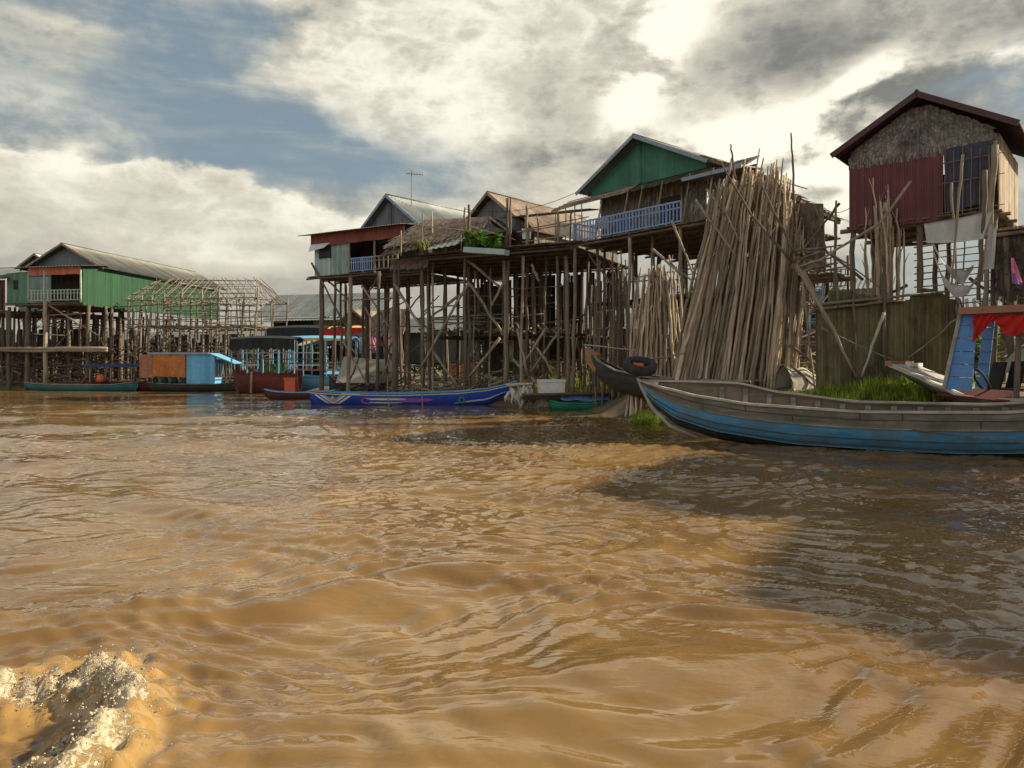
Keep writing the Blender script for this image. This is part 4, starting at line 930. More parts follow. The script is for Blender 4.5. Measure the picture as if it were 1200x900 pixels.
mb = MB(); l0 = P(948,392,34); l1 = P(953,308,36.5); off = Vector((.55,.1,0))
mb.beam(l0, l1, .07, .07); mb.beam(l0+off, l1+off, .07, .07)
for i in range(9): p = l0.lerp(l1, (i+.5)/9); mb.beam(p, p+off, .05, .05)
tag(mb.build('ladder', M['ladder'], None), 'pale blue ladder leaning in the gap right of the tall pole stack', 'ladder')
# background screens and far houses behind the stilts, to close the low gaps
for (px, d, w, h, mm, lb) in ((620,60,9,5.2,'paleleaf','pale woven back house far behind the rusty-roofed house stilts'),(700,55,8,4.4,'palmwall','grey leaf-walled back house far behind the blue-railed house stilts'),(505,66,10,5.0,'greywall','grey back house far behind the thatched hut stilts'),(840,52,7,5.5,'palmwall','leaf-walled back house behind the tall pole stack'),(80,84,16,4.6,'paleleaf','pale woven back house behind the green house stilts'),(230,80,15,4.2,'palmwall','leaf-walled back house behind the bare pole house frame'),(1060,42,8,4.2,'paleleaf','pale back house behind the woven mat fence')):
    f_ = Frame(*P(px,430,d)[:2], -30 if px > 400 else -10)
    hb = thing('stilt_house', f_.w(0,0,0), lb, 'house', 'stilt houses on the bank')
    mb = MB(); boards(mb, f_, -w/2, w/2, .3, 2.4, 2.4+h*.55, .5); mb.build('wall', M[mm], hb)
    mb = MB(); corr(mb, f_.w(-w/2-.5,-.8,2.3+h*.55), f_.w(w/2+.5,-.8,2.3+h*.55), f_.w(w/2+.5,3,2.4+h*.85), f_.w(-w/2-.5,3,2.4+h*.85), .35, .03); mb.build('roof', M['tin'], hb)
    back_posts(hb, f_, list(np.linspace(-w/2+.3,w/2-.3,5)), [.3,3], 2.5, .11); deckslab(hb, f_, -w/2, w/2, -.6, 4, 2.4, M['deck'])


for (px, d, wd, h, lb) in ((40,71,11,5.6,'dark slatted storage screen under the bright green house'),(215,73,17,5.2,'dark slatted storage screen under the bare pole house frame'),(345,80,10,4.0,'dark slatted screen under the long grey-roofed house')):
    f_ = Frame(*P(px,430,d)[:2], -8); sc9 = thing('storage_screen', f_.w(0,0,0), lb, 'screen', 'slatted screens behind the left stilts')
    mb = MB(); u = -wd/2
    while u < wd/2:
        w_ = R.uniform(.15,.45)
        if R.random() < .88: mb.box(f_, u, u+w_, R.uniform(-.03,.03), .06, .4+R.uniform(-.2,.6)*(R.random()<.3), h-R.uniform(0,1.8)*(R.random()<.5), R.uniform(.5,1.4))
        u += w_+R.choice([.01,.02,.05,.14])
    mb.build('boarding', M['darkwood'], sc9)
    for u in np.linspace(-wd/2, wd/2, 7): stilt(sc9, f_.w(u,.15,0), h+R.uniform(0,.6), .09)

for hh, ff, n_, um, vm in ((hE, fE, 26, 10.5, 8), (hG, fG, 22, 9, 7), (hD, fD, 8, 5, 6), (hA, fA, 14, 6, 9)):
    for i in range(n_):
        z = R.choice([1.6,2.4,3.7,4.6,5.6,6.4])+R.uniform(-.3,.3); u = R.uniform(-.3, um*.6); v = R.uniform(.2, vm)
        rod(hh, ff.w(u,v,z), ff.w(u+R.uniform(2,5), v+R.uniform(-.3,.3), z+R.uniform(-.25,.25)), R.uniform(.03,.06), R.choice([M['post'],M['palepost']]), 'cross_rail')
for hh, ff, u0, u1, v, z0, z1 in ((hE,fE,3.2,10.6,8.9,4.0,8.0),(hE,fE,5.0,10.6,8.7,2.5,4.0),(hG,fG,0,9,8.3,4.4,6.2),(hE,fE,-.2,3.0,8.5,4.5,7.8)):
    mb = MB(); u = u0
    while u < u1:
        w_ = R.uniform(.14,.3)
        if R.random() < .8:
            a, b = z0+R.uniform(-.1,.5)*(R.random()<.4), z1-R.uniform(0,1.2)*(R.random()<.4); mb.box(ff, u, u+w_, v+R.uniform(-.03,.03), v+.05, a, b, R.uniform(.5,1.2))
        u += w_+R.choice([.01,.01,.03,.1])
    mb.build('slatted_screen', M['darkwood'], hh)
# ================================================================== POLE STACKS (every pole its own thing)
def pole_meshes(n, L, r, mt):
    out = []
    for i in range(n):
        mb = MB(); ph = R.uniform(0,6); bx, by = R.uniform(-.10,.10), R.uniform(-.09,.09); seg = 16
        pts = []; rr = []
        for k in range(seg+1):
            t = k/seg; z = t*L; env = math.sin(math.pi*t)
            pts.append((bx*env*1.2+.032*math.sin(t*9+ph)+.015*math.sin(t*23+ph)+R.uniform(-.022,.022), by*env+.03*math.sin(t*7+ph*2)+R.uniform(-.018,.018), z))
            rr.append(r*(1.05-.52*t)*R.uniform(.9,1.1))
        mb.tube(pts, rr, 7, R.uniform(.8,1.1))
        for q in range(2):   # snapped side twigs near the thin end
            k = R.randint(seg-5, seg-1); a = R.uniform(0,6.28); p = Vector(pts[k]); mb.tube([p, p+Vector((math.cos(a)*.16, math.sin(a)*.16, .28))], [rr[k]*.6, rr[k]*.25], 5, 1)
        me = mb.build('pole', mt, None, True, origin=(0,0,0))
        out.append(me)
    return out
def place(o, p0, p1, L, label, group, cat='pole'):
    p0, p1 = Vector(p0), Vector(p1); d = p1-p0
    o.location = p0; o.rotation_mode = 'QUATERNION'
    o.rotation_quaternion = d.to_track_quat('Z','Y') @ Matrix.Rotation(R.uniform(0,6.28), 3, 'Z').to_quaternion()
    s = d.length/L; w = R.uniform(.72,1.2); o.scale = (w, w, s)
    return tag(o, label, cat, group)
def stack(protos, L, specs, label, group):
    used = 0
    for p0, p1 in specs:
        if used < len(protos): o = protos[used]
        else: o = R.choice(protos).copy(); COL.objects.link(o)
        used += 1; place(o, p0, p1, L, label, group)
# the tall stack
protos = pole_meshes(14, 8.2, .064, M['pole'])
specs = []
for lay in range(5):
    n = 40
    for i in range(n):
        k = (i+R.uniform(-.35,.35))/(n-1)
        pb = 781+148*k; db = 26.7+.34*lay+R.uniform(-.12,.12)
        pt = 838+(942-838)*k + R.gauss(0,5) ; dt = 27.5+.12*lay+R.uniform(-.1,.2)
        topy = 236-24*math.sin(math.pi*max(0,min(1,k)))+R.gauss(0,14)+(34*(k-.82)/.18 if k > .82 else 0)+(22*(.12-k)/.12 if k < .12 else 0)
        b_ = P(pb, 455, db); b_.z = max(ground_h(b_.x,b_.y), .3)-.15
        specs.append((b_, P(pt, topy, dt)))
stack(protos, 8.2, specs, 'weathered grey-brown pole leaning in the tall stack behind the foreground boat', 'poles in the tall stack')
# the lower stack to its left
protos2 = pole_meshes(7, 5.0, .058, M['pole'])
specs = []
for lay in range(4):
    for i in range(16):
        k = (i+R.uniform(-.4,.4))/15
        b_ = P(736+66*k, 470, 28.6+.3*lay+R.uniform(-.1,.1)); b_.z = max(ground_h(b_.x,b_.y), 0)-.1
        specs.append((b_, P(753+34*k+R.gauss(0,3), 328-9*math.sin(k*3.1)+R.gauss(0,9), 29.6+.1*lay)))
stack(protos2, 5.0, specs, 'thin brown pole in the short stack left of the tall pole stack', 'poles in the short stack')
# bundle behind the mat fence
protos3 = pole_meshes(5, 4.6, .05, M['pole'])
specs = []
for i in range(24):
    k = R.random()
    b_ = P(1022+34*k, 430, 22.9+R.uniform(-.2,.25)); b_.z = ground_h(b_.x,b_.y)-.1
    specs.append((b_, P(1012+46*k+R.gauss(0,4), 252-12*math.sin(3.1*k)+R.gauss(0,14), 23.1+R.uniform(-.2,.2))))
stack(protos3, 4.6, specs, 'thin upright pole bunched above the woven mat fence under the red sheet house', 'poles above the mat fence')
# dim poles propped under the blue-railed house
protos4 = pole_meshes(4, 5.2, .06, M['post'])
specs = []
for i in range(22):
    k = R.random(); b_ = P(686+52*k, 440, 33+R.uniform(-.5,1.2)); b_.z = ground_h(b_.x,b_.y)-.1
    specs.append((b_, P(690+46*k, 322+R.gauss(0,14), 34+R.uniform(-.3,.5))))
stack(protos4, 5.2, specs, 'dark pole propped in the shade under the blue-railed house', 'poles under the blue-railed house')
# loose branches one can tell apart
def branch(pts, r, label, mt='palepost', n=7, name='branch'):
    mb = MB(); P3 = [Vector(p) for p in pts]; out = []; rr = []
    for a, c in zip(P3[:-1], P3[1:]):
        for k in range(4): out.append(a.lerp(c, k/4)+Vector((R.uniform(-.02,.02), R.uniform(-.02,.02), R.uniform(-.02,.02))))
    out.append(P3[-1]); rr = [r*(1-.45*i/(len(out)-1))*R.uniform(.92,1.08) for i in range(len(out))]
    mb.tube(out, rr, n, 1); return tag(mb.build(name, M[mt], None, True), label, 'branch')
D_ = 22.0
branch([P(930,308,25.4),P(880,252,25.5),P(845,190,25.7)], .052, 'long dark branch slanting up left across the front of the tall pole stack', 'post')
branch([P(934,300,25.3),P(905,245,25.4),P(893,218,25.5)], .055, 'shorter dark branch crossing beside the long one on the tall pole stack', 'post')
branch([P(931,250,26.8),P(929,190,26.8),P(927,156,26.8)], .05, 'thin bare branch standing highest above the tall pole stack', 'post')
branch([P(862,210,27.0),P(858,180,27.0),P(856,169,27.0)], .045, 'short bare tip sticking up over the left part of the tall stack', 'post')
branch([P(1068,213,22.2),P(1030,262,22.0),P(960,305,21.8),P(935,312,21.8)], .05, 'crooked pole slanting from the tall stack up across the red sheet wall', 'palepost')
branch([P(984,238,25.8),P(966,262,25.6),P(935,300,25.4)], .05, 'dark forked branch reaching up right from the knot beside the tall stack', 'post')
branch([P(933,310,21.7),P(968,370,21.4),P(1003,441,21.1)], .07, 'thick pale prop running down right from the tall stack onto the grass', 'palepost')
branch([P(942,318,21.8),P(975,390,21.6)], .06, 'second prop beside the thick pale prop under the tall stack', 'palepost')
branch([P(940,330,25.3),P(948,400,24.9),P(955,458,24.4)], .05, 'upright leg pole of the tripod right of the tall stack', 'palepost')
branch([P(925,405,25.3),P(960,430,24.9),P(992,456,24.4)], .065, 'low dark pole sloping down to the grass right of the tall stack', 'post')
branch([P(926,428,25.3),P(950,448,24.9),P(972,464,24.6)], .055, 'lowest short dark pole sloping into the grass by the tall stack', 'post')
branch([P(962,384,21.6),P(1005,405,21.4),P(1050,424,21.2)], .035, 'thin bamboo rail falling right in front of the woven mat fence', 'bamboo')
branch([P(1036,366,21.3),P(1022,405,21.2),P(1010,441,21.2)], .05, 'pale stripped stick leaning against the middle of the mat fence', 'boatrim')
branch([P(1128,366,21.0),P(1100,392,21.1),P(1064,420,21.2)], .035, 'thin pole leaning down left from the blue cabin boat to the mat fence', 'bamboo')
branch([P(940,312,21.9),P(975,298,21.8),P(1010,320,21.8),P(1040,345,21.9)], .03, 'bent bamboo running from the tall stack over the mat fence', 'bamboo')
branch([P(765,292,28.5),P(785,310,27.5),P(812,330,26.5)], .055, 'pale branch sloping down right above the short pole stack', 'palepost')
branch([P(787,258,30.8),P(800,290,30.2),P(818,335,29.8)], .06, 'branch leaning between the railing end post and the tall stack', 'palepost')
branch([P(815,235,27.6),P(840,268,27.2),P(862,300,26.8)], .05, 'branch slanting down right over the left shoulder of the tall stack', 'palepost')
branch([P(828,222,27.8),P(850,250,27.3),P(868,285,26.9)], .045, 'thin branch just above another on the left shoulder of the tall stack', 'palepost')
branch([P(786,308,27.9),P(800,325,27.3),P(806,350,26.8)], .05, 'short crooked branch touching the top of the short stack', 'post')
branch([P(1128,182,20.6),P(1122,240,20.6),P(1115,340,20.6)], .04, 'crooked bare pole in front of the navy tarpaulin', 'palepost')
branch([P(1114,215,20.8),P(1118,270,20.7),P(1123,355,20.6)], .036, 'slim pole planted in front of the grey cloth', 'palepost')
branch([P(1155,200,20.4),P(1152,260,20.4),P(1146,352,20.4)], .075, 'thick grey trunk standing right of the grey cloth', 'post')
branch([P(982,360,21.9),P(978,300,22.0),P(980,235,22.0)], .05, 'upright pole in the gap between tall stack and red house', 'post')
branch([P(740,423,25.2),P(780,419,24.6),P(802,414,24.2)], .04, 'bamboo bar lying across the foot of the short stack', 'bamboo')
branch([P(684,404,27.0),P(746,410,26.5)], .025, 'pale thin pole lying level above the dark boat bow', 'boatrim')
mb = MB()   # knotted platform of short sticks beside the stack
for k in range(34):
    a = P(R.uniform(926,950), R.uniform(292,322), 25.4+R.uniform(0,1.5)); mb.stick(a, a+Vector((R.uniform(.2,1.3), R.uniform(-.2,.6), R.uniform(-.15,.25))), R.uniform(.025,.05), .03, 3, n=6)
tag(mb.build('driftwood', M['palepost'], None), 'tangle of short sticks lashed beside the tall pole stack', 'driftwood', kind='stuff')
fK = Frame(*P(928,430,27.6)[:2], -40)
kk = thing('work_platform', fK.w(0,0,0), 'rickety pole platform with woven screen right of the tall stack', 'platform')
deckslab(kk, fK, 0, 1.6, 0, 1.8, 5.4, M['bamboo'])
mb = MB(); thatch(mb, fK.w(-.2,.4,5.6), fK.w(1.1,.4,5.6), fK.w(1.0,.4,8.0), fK.w(-.2,.4,8.2), 5, 12, .5, .05, .03, .04); mb.build('screen', M['thatch'], kk)
for (u,v) in ((0,0),(1.5,0),(0,1.7),(1.5,1.7)): stilt(kk, fK.w(u,v,0), 6.2, .06, M['palepost'])
for k in range(8): rod(kk, fK.w(R.uniform(0,1.5),0,R.uniform(1.5,5)), fK.w(R.uniform(0,1.5),R.uniform(0,1.5),R.uniform(1.5,5.4)), .04, M['palepost'])
mb = MB()
a_, b_ = P(918,437,25.6), P(956,437,26.0)
def sack(i, j):
    th = math.pi*j; p = a_.lerp(b_, i); p.z = 1.1
    return p+Vector((.0, .9*math.cos(th), .95*math.sin(th)*(1-.25*i)+.08*math.sin(9*i+5*j)))
mb.shell(sack, lambda i, j: sack(i, j)*1.0-Vector((0,0,.03)), 12, 10, tf=lambda i, j: R.uniform(.9,1.1))
tag(mb.build('tarpaulin', M['paletarp'], None, True), 'pale tarp arched over goods right of the tall stack foot', 'tarpaulin')
# ================================================================== MAT FENCE, CLOTHS
fN = Frame(*P(958,440,21.9)[:2], 11)
fen = thing('mat_fence', fN.w(0,0,1.3), 'tall dark fence of upright woven mats in front of the red house stilts', 'fence')
uu = 0; i = 0
while uu < 4.5:
    w_ = R.uniform(.34,.52); px_ = 958+uu*38; top = 4.15+.18*math.sin(uu*2.2)+R.uniform(-.1,.12)-(.25 if uu < .4 else 0)
    mb = MB(); lean = R.uniform(-.05,.06); v0 = R.uniform(-.04,.04); n = 9
    for q in range(n):
        a, b = uu+w_*q/n, uu+w_*(q+1)/n; o = .03*math.sin(math.pi*(q+.5)/n)
        zt_ = top+R.uniform(-.03,.03)
        mb.hexa([fN.w(a-.005,v0-o,.9), fN.w(b+.005,v0-o,.9), fN.w(b+.005,v0+.03,.9), fN.w(a-.005,v0+.03,.9), fN.w(a+lean,v0-o,zt_), fN.w(b+lean+.01,v0-o,zt_), fN.w(b+lean+.01,v0+.03,zt_), fN.w(a+lean,v0+.03,zt_)], R.uniform(.6,1.3))
    mb.build('mat_panel', M['mat'], fen); uu += w_-.03
for (x0,y0,x1,y1) in ((950,358,1130,340),(958,362,1060,352)): rod(fen, fN.pv(x0,y0,-.12), fN.pv(x1,y1,-.12), .045, M['bamboo'], 'rail', .03, 8)
for (x0,y0,y1) in ((1035,300,442),(1121,330,442),(1000,330,442)): rod(fen, fN.pv(x0,y0,-.15), fN.pv(x0+2,y1,-.15), .045, M['post'], 'post', .03, 8)
mb = MB(); drape(mb, P(1083,262,20.9), P(1164,246,20.3), P(1152,280,20.3), P(1086,285,20.9), 24, 8, .03, .03, 12)
tag(mb.build('hung_cloth', M['cloth'], None, True), 'grey-white sheet hung level under the red house floor', 'cloth')
mb = MB(); drape(mb, P(1160,262,20.3), P(1168,266,20.25), P(1165,315,20.3), P(1152,316,20.35), 8, 12, .03, 0, 8)
tag(mb.build('hung_cloth', M['cloth'], None, True), 'narrow pale cloth hanging straight down right of the level sheet', 'cloth')
def strip(pts, wd, label):
    mb = MB(); n = len(pts)
    def f(i, j):
        k = i*(n-1); a = min(int(k), n-2); t_ = k-a; p = Vector(pts[a]).lerp(Vector(pts[a+1]), t_); w = wd[a]*(1-t_)+wd[a+1]*t_
        return p+Vector((0, .06*math.sin(j*3+i*6), -w*(j-.3)))
    mb.shell(f, lambda i, j: f(i,j)+Vector((0,.015,0)), 30, 4, tf=lambda i,j: R.uniform(.93,1.05)); tag(mb.build('hammock', M['cloth'], None, True), label, 'hammock')
strip([P(1093,284,20.8),P(1103,302,20.8),P(1116,318,20.8),P(1130,322,20.7),P(1142,311,20.6)], [.10,.2,.24,.42,.10], 'pale hammock hanging in a shallow curve under the level sheet')
strip([P(1095,296,20.6),P(1105,325,20.6),P(1118,338,20.6),P(1136,338,20.5),P(1146,322,20.4)], [.10,.32,.36,.24,.16], 'lower pale hammock sagging below another hammock')
mb = MB(); drape(mb, P(1186,302,18.3), P(1188,303,18.3), P(1198,331,18.3), P(1187,330,18.3), 6, 8, .02); tag(mb.build('hung_cloth', M['pinkcloth'], None), 'pink cloth hung at the right border under the dark house', 'cloth')
mb = MB(); drape(mb, P(1186,318,18.2), P(1190,322,18.2), P(1199,334,18.2), P(1187,332,18.2), 6, 6, .02); tag(mb.build('hung_cloth', M['purplecloth'], None), 'violet cloth showing below the pink cloth at the right border', 'cloth')
# ================================================================== BOATS
def interp(tab, x):
    for (a, va), (b, vb) in zip(tab[:-1], tab[1:]):
        if x <= b:
            t = (x-a)/(b-a) if b > a else 0; t = max(0, t); t = t*t*(3-2*t)*.35+t*.65; return va+(vb-va)*t
    return tab[-1][1]
class Boat:
    def __init__(s, name, label, x, y, deg, L, hb, zk, zs, zs2=None, cat='boat', group=None, pw=2.2):
        s.fr = Frame(x, y, deg); s.L = L; s.hb = hb; s.zk = zk; s.zs = zs; s.zs2 = zs2 or zs; s.pw = pw
        s.e = thing(name, s.fr.w(0,0,0), label, cat, group)
    def pt(s, k, q, off=0.0):
        """k 0..1 along, q -1..1 across (near gunwale, keel, far gunwale)"""
        h = max(.03, interp(s.hb, k)-off); z0 = interp(s.zk, k)+off; z1 = interp(s.zs if q < 0 else s.zs2, k); t = abs(q)
        v = h*(1-max(0, 1-t)**s.pw)*(1 if q > 0 else -1)
        return s.fr.w(s.L*k, v, z0+(z1-z0)*(t**1.15))
    def band(s, name, qa, qb, m, th=.045, n=40, nq=10, off=0, parent=None):
        mb = MB()
        mb.shell(lambda i, j: s.pt(i, qa+(qb-qa)*j, off), lambda i, j: s.pt(i, qa+(qb-qa)*j, off+th), n, nq)
        return mb.build(name, m, parent or s.e, True)
    def rail(s, name, m, w=.09, h=.06, n=36, far=True, dz=0, parent=None):
        out = []
        for q in ((-1, 1) if far else (-1,)):
            mb = MB(); pts = [s.pt(i/n, q)+Vector((0,0,dz)) for i in range(n+1)]
            for a, c in zip(pts[:-1], pts[1:]): mb.beam(a, c+(c-a)*.02, w, h, t=R.uniform(.9,1.1))
            out.append(mb.build(name, m, parent or s.e))
        return out
# ---- the long blue and grey boat in the near right
b1 = Boat('wooden_boat', 'long weathered blue and grey wooden boat, empty, in the near right water', 3.42, 19.85, -22.5, 9.3,
    [(0,.03),(0.086,.42),(0.216,.82),(0.431,1.12),(0.719,1.22),(1,1.1)],
    [(0,1.35),(0.05,.85),(0.115,.42),(0.23,.12),(0.431,-.12),(0.785,-.2),(1,-.1)],
    [(0,1.64),(0.086,1.44),(0.173,1.27),(0.316,1.10),(0.575,.99),(0.863,1.04),(1,1.15)],
    [(0,1.64),(0.115,1.62),(0.259,1.58),(0.374,1.34),(0.575,1.12),(0.863,1.10),(1,1.2)], pw=2.6)
b1.band('hull', -.72, -.27, M['boatblue'], n=56, nq=9); b1.band('hull', .27, .72, M['boatblue'], n=56, nq=9); b1.band('hull_bottom', -.27, .27, M['hull_dark'], n=56, nq=10)
b1.band('strake', -1, -.72, M['boatdark'], n=56, nq=6, off=-.012); b1.band('strake', .72, 1, M['boatdark'], n=56, nq=6, off=-.012)
b1.band('inner_lining', -.96, .96, M['boatinside'], .02, 56, 20, off=.05)
b1.rail('gunwale', M['boatrim'], .10, .055, 60)
mb = MB(); mb.tube([b1.fr.w(-.05,0,1.72), b1.fr.w(.06,0,1.45), b1.fr.w(.35,0,.9), b1.fr.w(.8,0,.45), b1.fr.w(1.5,0,.17)], [.05,.06,.06,.055,.04], 8); mb.build('stem_post', M['boatrim'], b1.e, True)
mb = MB(); mb.slab([b1.pt(.0,-1)+Vector((0,0,-.03)), b1.pt(.05,-.99)+Vector((0,0,-.04)), b1.pt(.05,.99)+Vector((0,0,-.04)), b1.pt(0,1)+Vector((0,0,-.03))], .04); mb.build('bow_deck', M['boatrim'], b1.e)
for i in range(12):
    k = .22+.063*i; mb = MB()
    pts = [b1.pt(k, q, .075) for q in np.linspace(-.93,.93,19)]
    for a, c in zip(pts[:-1], pts[1:]): mb.beam(a, c, .13, .12, up=b1.fr.u.cross((c-a).normalized()), t=R.uniform(.8,1.2))
    mb.build('rib', M['boatgrey'], b1.e)
for k in (.39,.61,.82): mb = MB(); a = b1.pt(k,-.8,.06); c = b1.pt(k,.8,.06); mb.beam(a, c, .24, .04); mb.build('thwart', M['boatgrey'], b1.e)
mb = MB()
c0 = b1.pt(.53, .62, .1); 
for i in range(24):
    a = 2*math.pi*i/24; b = 2*math.pi*(i+1)/24; mb.tube([c0+Vector((.42*math.cos(a),.2*math.sin(a)-.3,.12)), c0+Vector((.42*math.cos(b),.2*math.sin(b)-.3,.12))], .03, 6)
tag(mb.build('rope_coil', M['rope'], None, True), 'coil of rope lying inside the long blue and grey boat', 'rope')
mb = MB(); ring = b1.fr.w(1.4,.62,1.52)
for i in range(12):
    a = math.pi*i/12; b = math.pi*(i+1)/12; mb.tube([ring+Vector((.17*math.cos(a),-.03,-.14*math.sin(a))), ring+Vector((.17*math.cos(b),-.03,-.14*math.sin(b)))], .022, 6)
mb.build('handle', M['boatgrey'], b1.e, True)
mb = MB(); q0 = b1.pt(.68,-.72,-.05); q1 = b1.pt(.99,-.55,-.3)
mb.tube([q0, q0.lerp(q1,.3)+Vector((0,0,-.02)), q0.lerp(q1,.7)+Vector((0,0,-.03)), q1], .016, 5); tag(mb.build('mooring_rope', M['post'], None), 'thin dark rope trailing along the side of the long blue boat', 'rope')
for q, w_ in ((-.86,.016),(-.715,.03),(-.5,.016),(-.36,.016),(.83,.016)):   # plank seams and a rubbing strip
    mb = MB(); pts = [b1.pt(i/44, q, -.018 if w_ < .02 else -.022) for i in range(1,45)]
    for a, c in zip(pts[:-1], pts[1:]): mb.beam(a, c+(c-a)*.03, w_, w_, t=R.uniform(.7,1.2))
    mb.build('plank_seam' if w_ < .02 else 'rubbing_strip', M['hull_dark'] if w_ < .02 else M['boatgrey'], b1.e)
for k in (.18,.3,.42,.55,.67,.8,.92):   # upright scarf joints
    mb = MB(); k2 = k+R.uniform(-.02,.02); qs = R.choice([(-.99,-.86),(-.85,-.74)])
    mb.beam(b1.pt(k2,qs[0],-.018), b1.pt(k2+.002,qs[1],-.018), .014, .014); mb.build('plank_seam', M['hull_dark'], b1.e)
# tyre on its bow
def torus(mb, c, Rm, rm, nrm, n=36, m=12, sq=1.3):
    nrm = Vector(nrm).normalized(); a = nrm.cross(Vector((0,1,.1))).normalized(); b = nrm.cross(a)
    base = len(mb.v)
    for i in range(n):
        th = 2*math.pi*i/n; d = a*math.cos(th)+b*math.sin(th)
        for k in range(m):
            ph = 2*math.pi*k/m; cs, sn = math.cos(ph), math.sin(ph)
            f = lambda t: math.copysign(abs(t)**.6, t)
            mb.v.append(Vector(c)+d*(Rm+rm*f(cs))+nrm*rm*sq*f(sn))
    for i in range(n):
        for k in range(m):
            mb.f.append((base+i*m+k, base+((i+1)%n)*m+k, base+((i+1)%n)*m+(k+1)%m, base+i*m+(k+1)%m)); mb.t.append(1)
mb = MB(); tc_ = P(750,429,19.9); torus(mb, tc_, .35, .10, (.05,-.42,1)); ty = mb.build('tyre', M['rubber'], None, True); tag(ty, 'old black rubber tyre resting on the raised bow', 'tyre')
mb = MB(); mb.hexa([P(742,425,20.05), P(754,427,19.95), P(754,431,19.95), P(742,431,20.05), P(744,423,20.3), P(755,425,20.2), P(755,429,20.2), P(744,429,20.3)]); tag(mb.build('float_block', M['redbox'], None), 'small red and white float lying inside the tyre', 'float')
# ---- boat with blue cabin and red curtain behind it
b2 = Boat('cabin_boat', 'boat with raked blue cabin front, red curtain and pale foredeck on the grass bank', 10.72, 20.45, -46, 3.9,
    [(0,.92),(.2,.96),(.5,1.0),(1,.95)], [(0,1.86),(.15,1.45),(.4,1.0),(.6,.9),(1,.85)], [(0,2.04),(.15,1.80),(.3,1.52),(.45,1.27),(.6,1.2),(1,1.25)])
b2.band('hull', -1, 1, M['boatgrey'], n=40, nq=16)
b2.rail('gunwale', M['boatrim'], .1, .07, 36)
mb = MB(); n = 7
for i in range(n):
    qa, qb = -1+2*i/n+.02, -1+2*(i+1)/n-.02; mm_ = R.uniform(.65,1.3)
    for k in range(8):
        a, b = .004+.056*k, .004+.056*(k+1)
        W = lambda kk_, q: (lambda A, B: A.lerp(B, (q+1)/2))(b2.pt(kk_,-1), b2.pt(kk_,1))+Vector((0,0,.035-.0*kk_))
        mb.slab([W(a,qa), W(b,qa), W(b,qb), W(a,qb)], .025, mm_)
mb.build('foredeck', M['paledeck'], b2.e)
mb = MB(); c0, c1 = b2.pt(0,-1)+Vector((-.02,-.02,.06)), b2.pt(.0,1)+Vector((-.02,.02,.06)); mb.beam(c0+b2.fr.v*-.05, c1+b2.fr.v*.05, .14, .13); mb.build('bow_beam', M['rawbow'], b2.e)
mb = MB(); mb.beam(b2.fr.w(.22,-.1,2.06), b2.fr.w(.26,.75,2.06), .12, .10); mb.build('anchor_block', M['white'], b2.e)
f2 = b2.fr
def pvb(px, py, v): return f2.pv(px, py, v)
A0, A1, A2, A3 = pvb(1107,456,-1.0), pvb(1139,458,-1.0), pvb(1145,366,-1.0), pvb(1127,366,-1.0)
mb = MB()   # raked blue front of the cabin, planked
for k in range(6):
    a, b = k/6+.006, (k+1)/6-.006; mb.slab([A0.lerp(A3,a), A1.lerp(A2,a), A1.lerp(A2,b), A0.lerp(A3,b)], -.04, R.uniform(.85,1.15))
cab = mb.build('cabin_panel', M['cabblue'], b2.e)
mb = MB(); mb.beam(A0+Vector((-.05,-.03,0)), A3+Vector((-.05,-.03,0)), .06, .06); mb.build('edge_trim', M['boatrim'], cab)
F0, F3 = A0+f2.v*1.7+f2.u*.25, A3+f2.v*1.7+f2.u*.1
mb = MB()
for k in range(6):
    a, b = k/6+.006, (k+1)/6-.006; mb.slab([F0.lerp(F3,a), (F0+f2.u*.28).lerp(F3+f2.u*.24,a), (F0+f2.u*.28).lerp(F3+f2.u*.24,b), F0.lerp(F3,b)], .04, R.uniform(.85,1.15))
mb.build('cabin_panel', M['cabblue'], b2.e)
r0 = pvb(1126,367,-1.12); r1 = pvb(1215,355,-.95)
mb = MB(); up_ = Vector((0,0,.13)); mb.slab([r0, r0+f2.u*3.0, r0+f2.u*3.0+f2.v*1.9, r0+f2.v*1.9], .10); mb.build('roof', M['maroon'], b2.e)
mb = MB(); mb.beam(r0+f2.v*-.04+Vector((-.05,0,.05)), r0+f2.v*-.04+f2.u*6+Vector((0,0,.05)), .05, .17); mb.build('roof_edge', M['rawbow'], b2.e)
mb = MB(); s0 = pvb(1096,464,-1.08); s1 = pvb(1180,470,-1.08)
mb.slab([s0, s0+f2.u*1.6+Vector((0,0,-.12)), s0+f2.u*1.6+f2.v*.5+Vector((0,0,.12)), s0+f2.v*.45+f2.u*.1+Vector((0,0,.2))], .04); mb.build('side_deck', M['maroon'], b2.e)
for px in (1192,1250): mb = MB(); mb.beam(pvb(px-1,466,-1.0), pvb(px+3,366,-1.0), .09, .09); mb.build('cabin_post', M['post'], b2.e)
for u in (2.3,4.5): mb = MB(); mb.beam(A1+f2.u*u*.9+f2.v*1.5, A1+f2.u*(u*.9+.05)+f2.v*1.5+Vector((0,0,2.0)), .09, .09); mb.build('cabin_post', M['cabblue'], b2.e)
for (x0,x1) in ((1141,1167),(1166,1212)):   # gathered red curtain, in swags
    mb = MB(); a, c = pvb(x0,367,-1.08), pvb(x1,364,-1.08)
    def cu(i, j, a=a, c=c):
        sag = (.42*max(0,math.sin(math.pi*i))**.8+.1) if x0 > 1150 else (.5*(1-i)**1.2+.16); return a.lerp(c, i)+Vector((0,0,-.06-sag*j))-f2.v*(.05+.05*math.sin(16*i+9*j))
    mb.shell(cu, lambda i, j: cu(i,j)+f2.v*.015, 26, 8, tf=lambda i, j: R.uniform(.85,1.1)); tag(mb.build('curtain', M['redcloth'], b2.e, True))
